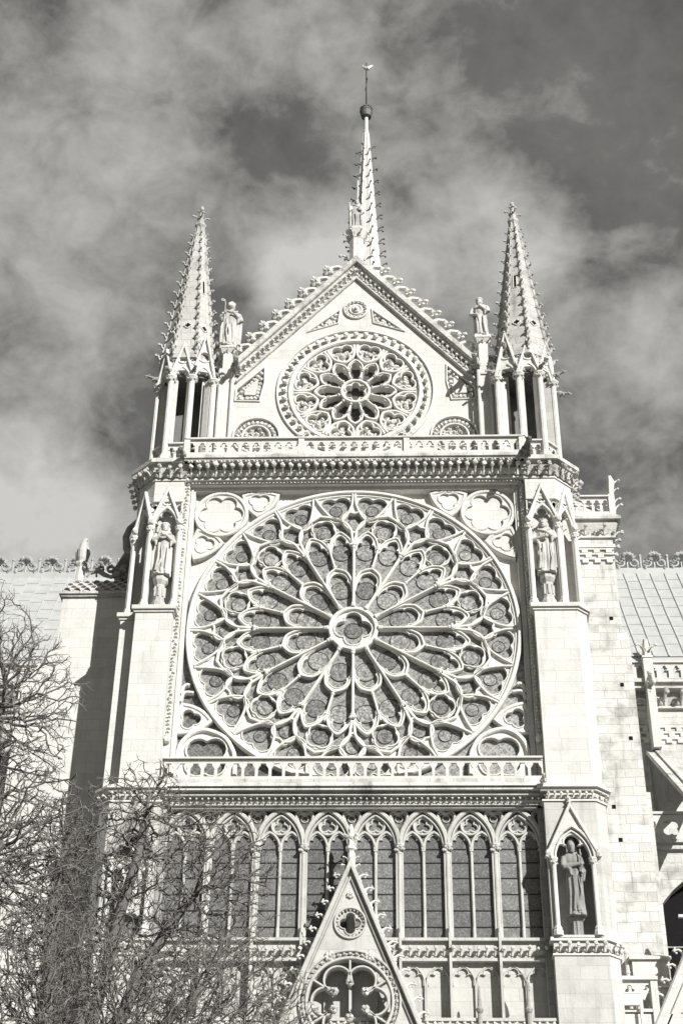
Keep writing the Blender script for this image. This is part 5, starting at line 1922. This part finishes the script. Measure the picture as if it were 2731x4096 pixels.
# ================================================================== STATUES
def statue(name, label, base, h, arms, head, seed, matl, turn=0.0, lean=0.0, hold=None, cape=False, folds=9, dark=False):
    """robed stone figure: one loft from hem to crown, with arms, hands and attributes fused to it"""
    m = MB(); rg = random.Random(seed); n = 40
    P = [  # height, half width, half depth, fold depth
        (0.00, .150, .120, .10), (.015, .155, .125, .14), (.10, .142, .112, .17), (.22, .132, .104, .17), (.36, .128, .100, .15), (.48, .126, .096, .12), (.57, .122, .092, .08),
        (.64, .128, .094, .06), (.71, .140, .094, .05), (.765, .146, .088, .035), (.80, .138, .078, .02), (.822, .105, .066, .01), (.838, .060, .052, 0), (.852, .040, .042, 0),
        (.866, .040, .044, 0), (.880, .050, .054, 0), (.900, .056, .064, 0), (.925, .060, .068, 0), (.950, .060, .068, 0), (.972, .052, .060, 0), (.988, .034, .040, 0), (.997, .010, .012, 0)]
    ph = [rg.uniform(0, 6.28) for _ in range(3)]
    vs = []
    for (z, rx, ry, fd) in P:
        for k in range(n):
            t = 2 * pi * k / n            # t = 0 faces the viewer (-y)
            w = sin(folds * t + ph[0] + 2.2 * z) * .6 + sin((folds * 2 - 3) * t + ph[1] - 3 * z) * .4
            q = 1 + fd * w
            # slanting mantle fold across the front
            if .25 < z < .75:
                q += .09 * math.exp(-((z - .50 - .14 * sin(t + 1.2)) / .03) ** 2)
            x = rx * q * sin(t); y = -ry * q * cos(t)
            if z > .87:      # face
                f = max(0, cos(t)) ** 6
                if .905 < z < .93: y -= .022 * f                       # nose
                if .935 < z < .96: y += .004 * f                       # brow and eyes
                if .875 < z < .90 and head.get('beard'): y -= .028 * f; x *= 1.04
            x += lean * sin(pi * min(1, z / .8)) * .05
            vs.append((x * h, y * h, z * h))
    fs = []
    for i in range(len(P) - 1):
        for k in range(n): fs.append((i * n + k, i * n + (k + 1) % n, (i + 1) * n + (k + 1) % n, (i + 1) * n + k))
    fs += [tuple(range(n))[::-1], tuple(range((len(P) - 1) * n, len(P) * n))]
    m.add(vs, fs)
    # eyes sockets are shadowed by a brow ridge, ears at the sides
    for k in (-1, 1):
        m.tube([(k * .010 * h, -.068 * h, .944 * h), (k * .040 * h, -.058 * h, .946 * h)], .008 * h, 5)
        m.lump((k * .060 * h, -.002 * h, .918 * h), .013 * h, rg, (.5, 1, 1.5))
        m.tube([(k * .022 * h, -.062 * h, .924 * h), (k * .040 * h, -.056 * h, .914 * h)], .008 * h, 5)
    m.tube([(-.016 * h, -.068 * h, .893 * h), (.016 * h, -.068 * h, .893 * h)], .007 * h, 5)
    # shoes
    for k in (-1, 1): m.tube([(k * .055 * h, -.07 * h, .012 * h), (k * .07 * h, -.165 * h, .010 * h)], [.03 * h, .022 * h], 6)
    # arms with sleeves, hand with fingers
    for k, (el, ha) in zip((-1, 1), arms):
        sh = Vector((k * .130, 0, .775)) * h; el = Vector(el) * h; ha = Vector(ha) * h
        m.tube([sh, (sh + el) / 2 + Vector((k * .008 * h, 0, 0)), el], [.046 * h, .044 * h, .042 * h], 9)
        m.tube([el, el * .5 + ha * .5, ha], [.042 * h, .036 * h, .024 * h], 9)
        m.tube([el * .8 + ha * .2, el * .6 + ha * .4 + Vector((0, 0, -.05 * h)), el * .55 + ha * .45 + Vector((0, .0, -.13 * h))], [.035 * h, .03 * h, .012 * h], 7)
        d = (ha - el).normalized(); sdv = d.cross(Vector((0, 1, 0)))
        if sdv.length < .1: sdv = Vector((1, 0, 0))
        sdv.normalize()
        m.tube([ha, ha + d * .035 * h], [.020 * h, .024 * h], 7)
        for j in range(4):
            q = ha + d * .035 * h + sdv * (j - 1.5) * .011 * h
            m.tube([q, q + d * (.018 - .003 * abs(j - 1.4)) * h, q + d * (.030 - .004 * abs(j - 1.4)) * h + Vector((0, .008 * h, -.004 * h))], [.007 * h, .0065 * h, .005 * h], 5)
        m.tube([ha + d * .012 * h + sdv * .02 * h, ha + d * .03 * h + sdv * .034 * h], [.008 * h, .006 * h], 5)
    # mantle hanging from the shoulders at the back and sides
    if cape:
        for k in (-1, 1):
            m.tube([(k * .12 * h, .02 * h, .79 * h), (k * .165 * h, .02 * h, .60 * h), (k * .155 * h, .02 * h, .35 * h), (k * .150 * h, .01 * h, .10 * h)], [.05 * h, .045 * h, .05 * h, .045 * h], 8)
        m.tube([(-.10 * h, -.07 * h, .80 * h), (0, -.10 * h, .74 * h), (.10 * h, -.07 * h, .80 * h)], .022 * h, 6)
    for k in range(5):
        x0 = rg.uniform(-.09, .09); m.tube([(x0 * h, -.105 * h, .52 * h), ((x0 + rg.uniform(-.03, .03)) * h, -.115 * h, .3 * h), ((x0 + rg.uniform(-.05, .05)) * h, -.122 * h, .05 * h)], [.010 * h, .016 * h, .018 * h], 5)
    if head.get('hair'):
        for k in (-1, 1): m.tube([(k * .035 * h, .03 * h, .97 * h), (k * .062 * h, .02 * h, .92 * h), (k * .066 * h, .01 * h, .86 * h), (k * .06 * h, -.01 * h, .82 * h)], [.03 * h, .032 * h, .028 * h, .014 * h], 7)
        m.lump((0, .03 * h, .94 * h), .062 * h, rg, (1, .9, 1), .1, 10)
    if head.get('beard'):
        m.tube([(0, -.055 * h, .885 * h), (0, -.08 * h, .855 * h), (0, -.088 * h, .82 * h)], [.038 * h, .034 * h, .012 * h], 8)
        for j in range(5): m.lump(((j - 2) * .012 * h, -.088 * h, (.85 - .012 * (j % 2)) * h), .014 * h, rg)
    ht = head.get('hat')
    if ht == 'mitre':
        m.add([(-.062 * h, -.035 * h, .965 * h), (.062 * h, -.035 * h, .965 * h), (.068 * h, -.03 * h, 1.02 * h), (0, -.012 * h, 1.085 * h), (-.068 * h, -.03 * h, 1.02 * h),
               (-.062 * h, .04 * h, .965 * h), (.062 * h, .04 * h, .965 * h), (.068 * h, .035 * h, 1.02 * h), (0, .02 * h, 1.085 * h), (-.068 * h, .035 * h, 1.02 * h)],
              [(0, 1, 2, 3, 4), (9, 8, 7, 6, 5), (0, 5, 6, 1), (1, 6, 7, 2), (2, 7, 8, 3), (3, 8, 9, 4), (4, 9, 5, 0)])
    elif ht == 'cap':
        m.lathe([(.070 * h, .955 * h), (.080 * h, .965 * h), (.078 * h, .985 * h), (.060 * h, 1.01 * h), (.03 * h, 1.025 * h), (.0 * h + .001, 1.03 * h)], 0, 0, 14)
    elif ht == 'crown':
        m.lathe([(.060 * h, .965 * h), (.066 * h, .97 * h), (.068 * h, .995 * h), (.050 * h, .998 * h)], 0, 0, 12)
        for j in range(8): m.lump((.064 * h * sin(j * pi / 4), -.064 * h * cos(j * pi / 4), 1.0 * h), .014 * h, rg)
    elif ht == 'cone':
        m.lathe([(.064 * h, .955 * h), (.068 * h, .965 * h), (.060 * h, 1.0 * h), (.036 * h, 1.045 * h), (.008 * h, 1.07 * h)], 0, .005 * h, 12)
    if hold == 'crozier':
        x, y = -.125 * h, -.15 * h
        m.tube([(x, y, .0), (x, y, .90 * h), (x - .02 * h, y, .97 * h), (x - .06 * h, y, .985 * h), (x - .075 * h, y, .955 * h), (x - .055 * h, y, .935 * h), (x - .035 * h, y, .95 * h)], .012 * h, 6)
    elif hold == 'staff':
        m.tube([(.115 * h, -.12 * h, .42 * h), (.105 * h, -.125 * h, .86 * h)], .014 * h, 6)
        for j in range(6): m.lump(((.105 + .006 * (j % 2)) * h, -.13 * h, (.52 + .055 * j) * h), .02 * h, rg)
    elif hold == 'disc':
        m.tube([(-.03 * h, -.15 * h, .715 * h), (-.03 * h, -.125 * h, .715 * h)], .075 * h, 18); m.lump((-.03 * h, -.155 * h, .72 * h), .04 * h, rg)
    elif hold == 'chalice':
        m.tube([(.03 * h, -.14 * h, .60 * h), (.03 * h, -.14 * h, .63 * h), (.03 * h, -.14 * h, .67 * h), (.03 * h, -.14 * h, .70 * h)], [.03 * h, .012 * h, .014 * h, .036 * h], 9)
    elif hold == 'book':
        m.box(.02 * h, .11 * h, -.145 * h, -.115 * h, .60 * h, .71 * h)
    elif hold == 'cross':
        pass
    m.zprism([(-.13 * h, -.15 * h), (.13 * h, -.15 * h), (.15 * h, .10 * h), (-.15 * h, .10 * h)], -.015 * h, .006 * h)
    me = mesh(name, m, matl, True)
    o = link(name, me, None, None, base, (0, 0, turn))
    md = o.modifiers.new("fuse", 'REMESH'); md.mode = 'VOXEL'; md.voxel_size = .019 if h < 2.6 else .021; md.use_smooth_shade = True
    tag(o, label, "statue")
    return o


G_ = "stone statues of saints on the cathedral"
CROSSARM = (((-.16, -.07, .60), (.02, -.135, .66)), ((.165, -.05, .60), (.03, -.14, .615)))
statue("statue", "bishop statue with mitre and curled crozier on the pillar left of the gable", (-5.64, .58, 45.0), 2.62,
       (((-.17, -.05, .62), (-.125, -.145, .66)), ((.175, -.04, .61), (.04, -.14, .70))), dict(hat='mitre', beard=False), 1, STATUE, R_(12), 0, 'crozier', True, 8)
statue("statue", "capped praying statue in a plain long robe on the pillar right of the gable", (5.60, .58, 45.42), 2.35,
       (((-.175, -.04, .60), (-.05, -.13, .52)), ((.165, -.06, .60), (.03, -.12, .735))), dict(hat='cap', beard=True), 2, STATUE, R_(-14), 0, None, False, 10)
statue("statue", "bearded statue with one raised hand on the column at the apex of the gable", (0, GY + .25, 52.5), 2.18,
       (((-.19, -.06, .64), (-.20, -.11, .76)), ((.15, -.05, .60), (.06, -.14, .66))), dict(hair=True, beard=True), 3, STATUE, R_(8), 0, 'book', True, 7).scale = (.86, .9, 1.0)
m = MB(); m.tube([(.03, GY + .55, 54.6), (.03, GY + .55, 56.35)], .02, 6); m.lump((.03, GY + .55, 56.36), .035, r); O("lightning_rod", m, WHITE, gable)
statue("statue", "bearded statue carrying a round disc in the upper niche left of the rose window", (-7.58, -.42, 32.46), 2.50,
       (((-.17, -.07, .62), (-.07, -.145, .685)), ((.17, -.06, .62), (.03, -.15, .70))), dict(hat='cap', beard=True, hair=True), 4, STATUE, R_(10), 0, 'disc', True, 9)
statue("statue", "crowned statue holding a small cup in the upper niche right of the rose window", (7.58, -.42, 32.46), 2.55,
       (((-.175, -.05, .61), (.01, -.145, .615)), ((.165, -.06, .62), (.04, -.15, .69))), dict(hat='crown', beard=True, hair=True), 5, STATUE, R_(-6), 0, 'chalice', True, 9)
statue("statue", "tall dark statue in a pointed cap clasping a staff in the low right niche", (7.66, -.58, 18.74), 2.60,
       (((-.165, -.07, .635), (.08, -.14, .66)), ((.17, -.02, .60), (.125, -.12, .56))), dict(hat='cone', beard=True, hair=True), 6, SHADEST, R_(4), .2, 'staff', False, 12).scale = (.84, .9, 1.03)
statue("statue", "grey robed statue in the low left niche behind the bare branches", (-7.62, -.58, 18.74), 2.60,
       (((-.165, -.07, .635), (-.02, -.14, .66)), ((.17, -.06, .60), (.06, -.13, .60))), dict(hat='cap', beard=True), 7, STATUE, R_(-4), 0, 'book', True, 9)
# perched bird of stone on the west pinnacle
m = MB()
m.tube([(0, 0, 0), (.02, -.02, .25), (.02, -.03, .6), (.05, -.06, .92), (.10, -.1, 1.12), (.14, -.14, 1.2)], [.15, .22, .24, .19, .13, .05], 10)
m.tube([(-.08, .02, .85), (-.2, .02, .55), (-.2, .05, .15), (-.14, .08, -.12)], [.08, .12, .10, .03], 7)
m.tube([(.16, .02, .85), (.22, .02, .5), (.16, .05, .12), (.1, .08, -.1)], [.08, .12, .09, .03], 7)
m.tube([(.12, -.12, 1.14), (.22, -.22, 1.02)], [.06, .02], 6)
m.tube([(.05, -.1, .05), (.12, -.25, -.08)], [.07, .04], 5)
me = mesh("stone_bird", m, STATUE, True)
o = link("stone_bird", me, None, None, (-11.66, 3.1, 35.33))
md = o.modifiers.new("fuse", 'REMESH'); md.mode = 'VOXEL'; md.voxel_size = .02; md.use_smooth_shade = True
tag(o, "hunched stone bird perched on the small pinnacle at the far left", "sculpture")


# ================================================================== GROUND
m = MB(); m.add([(-600, -600, 0), (600, -600, 0), (600, 600, 0), (-600, 600, 0)], [(0, 1, 2, 3)])
gr = O("ground", m, GROUND); gr['kind'] = 'structure'


# ================================================================== BARE TREES
def colonize(seed, stems, trunk, lobes, n_attr, step, infl, kill, iters=110):
    """branching by space colonisation: twigs reach for points scattered through the crown"""
    rs = np.random.RandomState(seed)
    at = []
    wt = np.array([l[3] for l in lobes], float); wt /= wt.sum()
    for (c, rad, tilt, w) in lobes:
        k = int(n_attr * w / sum(l[3] for l in lobes))
        d = rs.normal(size=(k, 3)); d /= np.linalg.norm(d, axis=1)[:, None]
        d *= rs.uniform(0, 1, (k, 1)) ** .42
        at.append(d * np.array(rad) + np.array(c))
    at = np.concatenate(at)
    pos = [np.array(p, float) for p in trunk]; par = [-1] + list(range(len(trunk) - 1))
    for (j, chain) in stems:          # main limbs: index of the trunk point they leave, then their points
        for q, p in enumerate(chain):
            par.append(j if q == 0 else len(pos) - 1); pos.append(np.array(p, float))
    alive = np.ones(len(at), bool)
    nearest = np.full(len(at), -1); ndist = np.full(len(at), 1e9)
    new0 = 0
    for it in range(iters):
        P = np.array(pos)
        newP = P[new0:]
        if len(newP) == 0: break
        ids = np.where(alive)[0]
        if len(ids) == 0: break
        for c0 in range(0, len(newP), 400):
            blk = newP[c0:c0 + 400]
            D = np.linalg.norm(at[ids][:, None, :] - blk[None], axis=2)
            j = D.argmin(1); dm = D[np.arange(len(ids)), j]
            up = dm < ndist[ids]
            ndist[ids[up]] = dm[up]; nearest[ids[up]] = j[up] + new0 + c0
        alive &= ~(ndist < kill)
        ids = np.where(alive & (ndist < infl))[0]
        if len(ids) == 0: break
        acc = {}
        for i in ids:
            k = nearest[i]
            v = at[i] - pos[k]; acc.setdefault(k, []).append(v / np.linalg.norm(v))
        new0 = len(pos)
        for k, vs_ in acc.items():
            d = np.mean(vs_, axis=0) + rs.normal(size=3) * .28
            if par[k] >= 0: d = d + .25 * (pos[k] - pos[par[k]]) / step
            l = np.linalg.norm(d)
            if l < 1e-6: continue
            pos.append(pos[k] + d / l * step * rs.uniform(.8, 1.15)); par.append(k)
        if len(pos) > 60000: break
    return np.array(pos), par


def tree(name, label, seed, trunk, stems, lobes, n_attr, step, infl, kill, rtip, rbase, spurs=1, group=None):
    pos, par = colonize(seed, stems, trunk, lobes, n_attr, step, infl, kill)
    rs = np.random.RandomState(seed + 1)
    n = len(pos); kids = [[] for _ in range(n)]
    for i, p in enumerate(par):
        if p >= 0: kids[p].append(i)
    w = np.zeros(n)
    for i in range(n - 1, -1, -1): w[i] = 1 if not kids[i] else sum(w[k] ** 1.0 for k in kids[i])
    rad = rtip + (rbase - rtip) * (w / w[0]) ** .52
    B = MB(); Tw = MB(); first = trunk[0]
    base = Vector(trunk[0])
    chains = [(0, None)]; done = 0
    stack = [0]
    while stack:
        i = stack.pop()
        chain = [i] if par[i] < 0 else [par[i], i]
        while kids[i]:
            ks = sorted(kids[i], key=lambda k: -w[k])
            stack += ks[1:]
            i = ks[0]; chain.append(i)
        pts = [Vector(pos[k]) - base for k in chain]
        rr_ = [rad[k] for k in chain]
        if par[chain[0]] >= 0 or len(chain) > 1: rr_[0] = min(rr_[0], rr_[1] * 1.15)
        rr_[-1] *= .55
        big = max(rr_) > .045
        tgt = B if big else Tw
        tgt.tube(pts, rr_, 7 if max(rr_) > .08 else (5 if big else 3), False)
        # short crooked spurs on the thin wood
        if not big:
            for k in range(1, len(pts)):
                for _ in range(spurs):
                    if rs.rand() < .72:
                        d = Vector(rs.normal(size=3)); d.normalize()
                        ax = (pts[k] - pts[k - 1]).normalized()
                        d = (d + ax * .9).normalized() * step * rs.uniform(.5, 1.3)
                        e = pts[k] + d; e2 = e + (d * .5 + Vector((0, 0, .35 * step)) * rs.uniform(-.6, 1)) * .8
                        Tw.tube([pts[k], e, e2], [rtip * .9, rtip * .8, rtip * .5], 3, False)
                        if rs.rand() < .5:
                            d3 = Vector(rs.normal(size=3)).normalized() * step * .55
                            Tw.tube([e, e + d3], [rtip * .75, rtip * .5], 3, False)
    t = empty(name, trunk[0])
    tag(t, label, "tree", group)
    O("trunk", B, BARK, t, True)
    O("twigs", Tw, TWIG, t, True)
    print(name, n, len(Tw.f) + len(B.f))
    return t


TG = "bare winter trees in front of the cathedral"
for a in TREES: tree(*a)
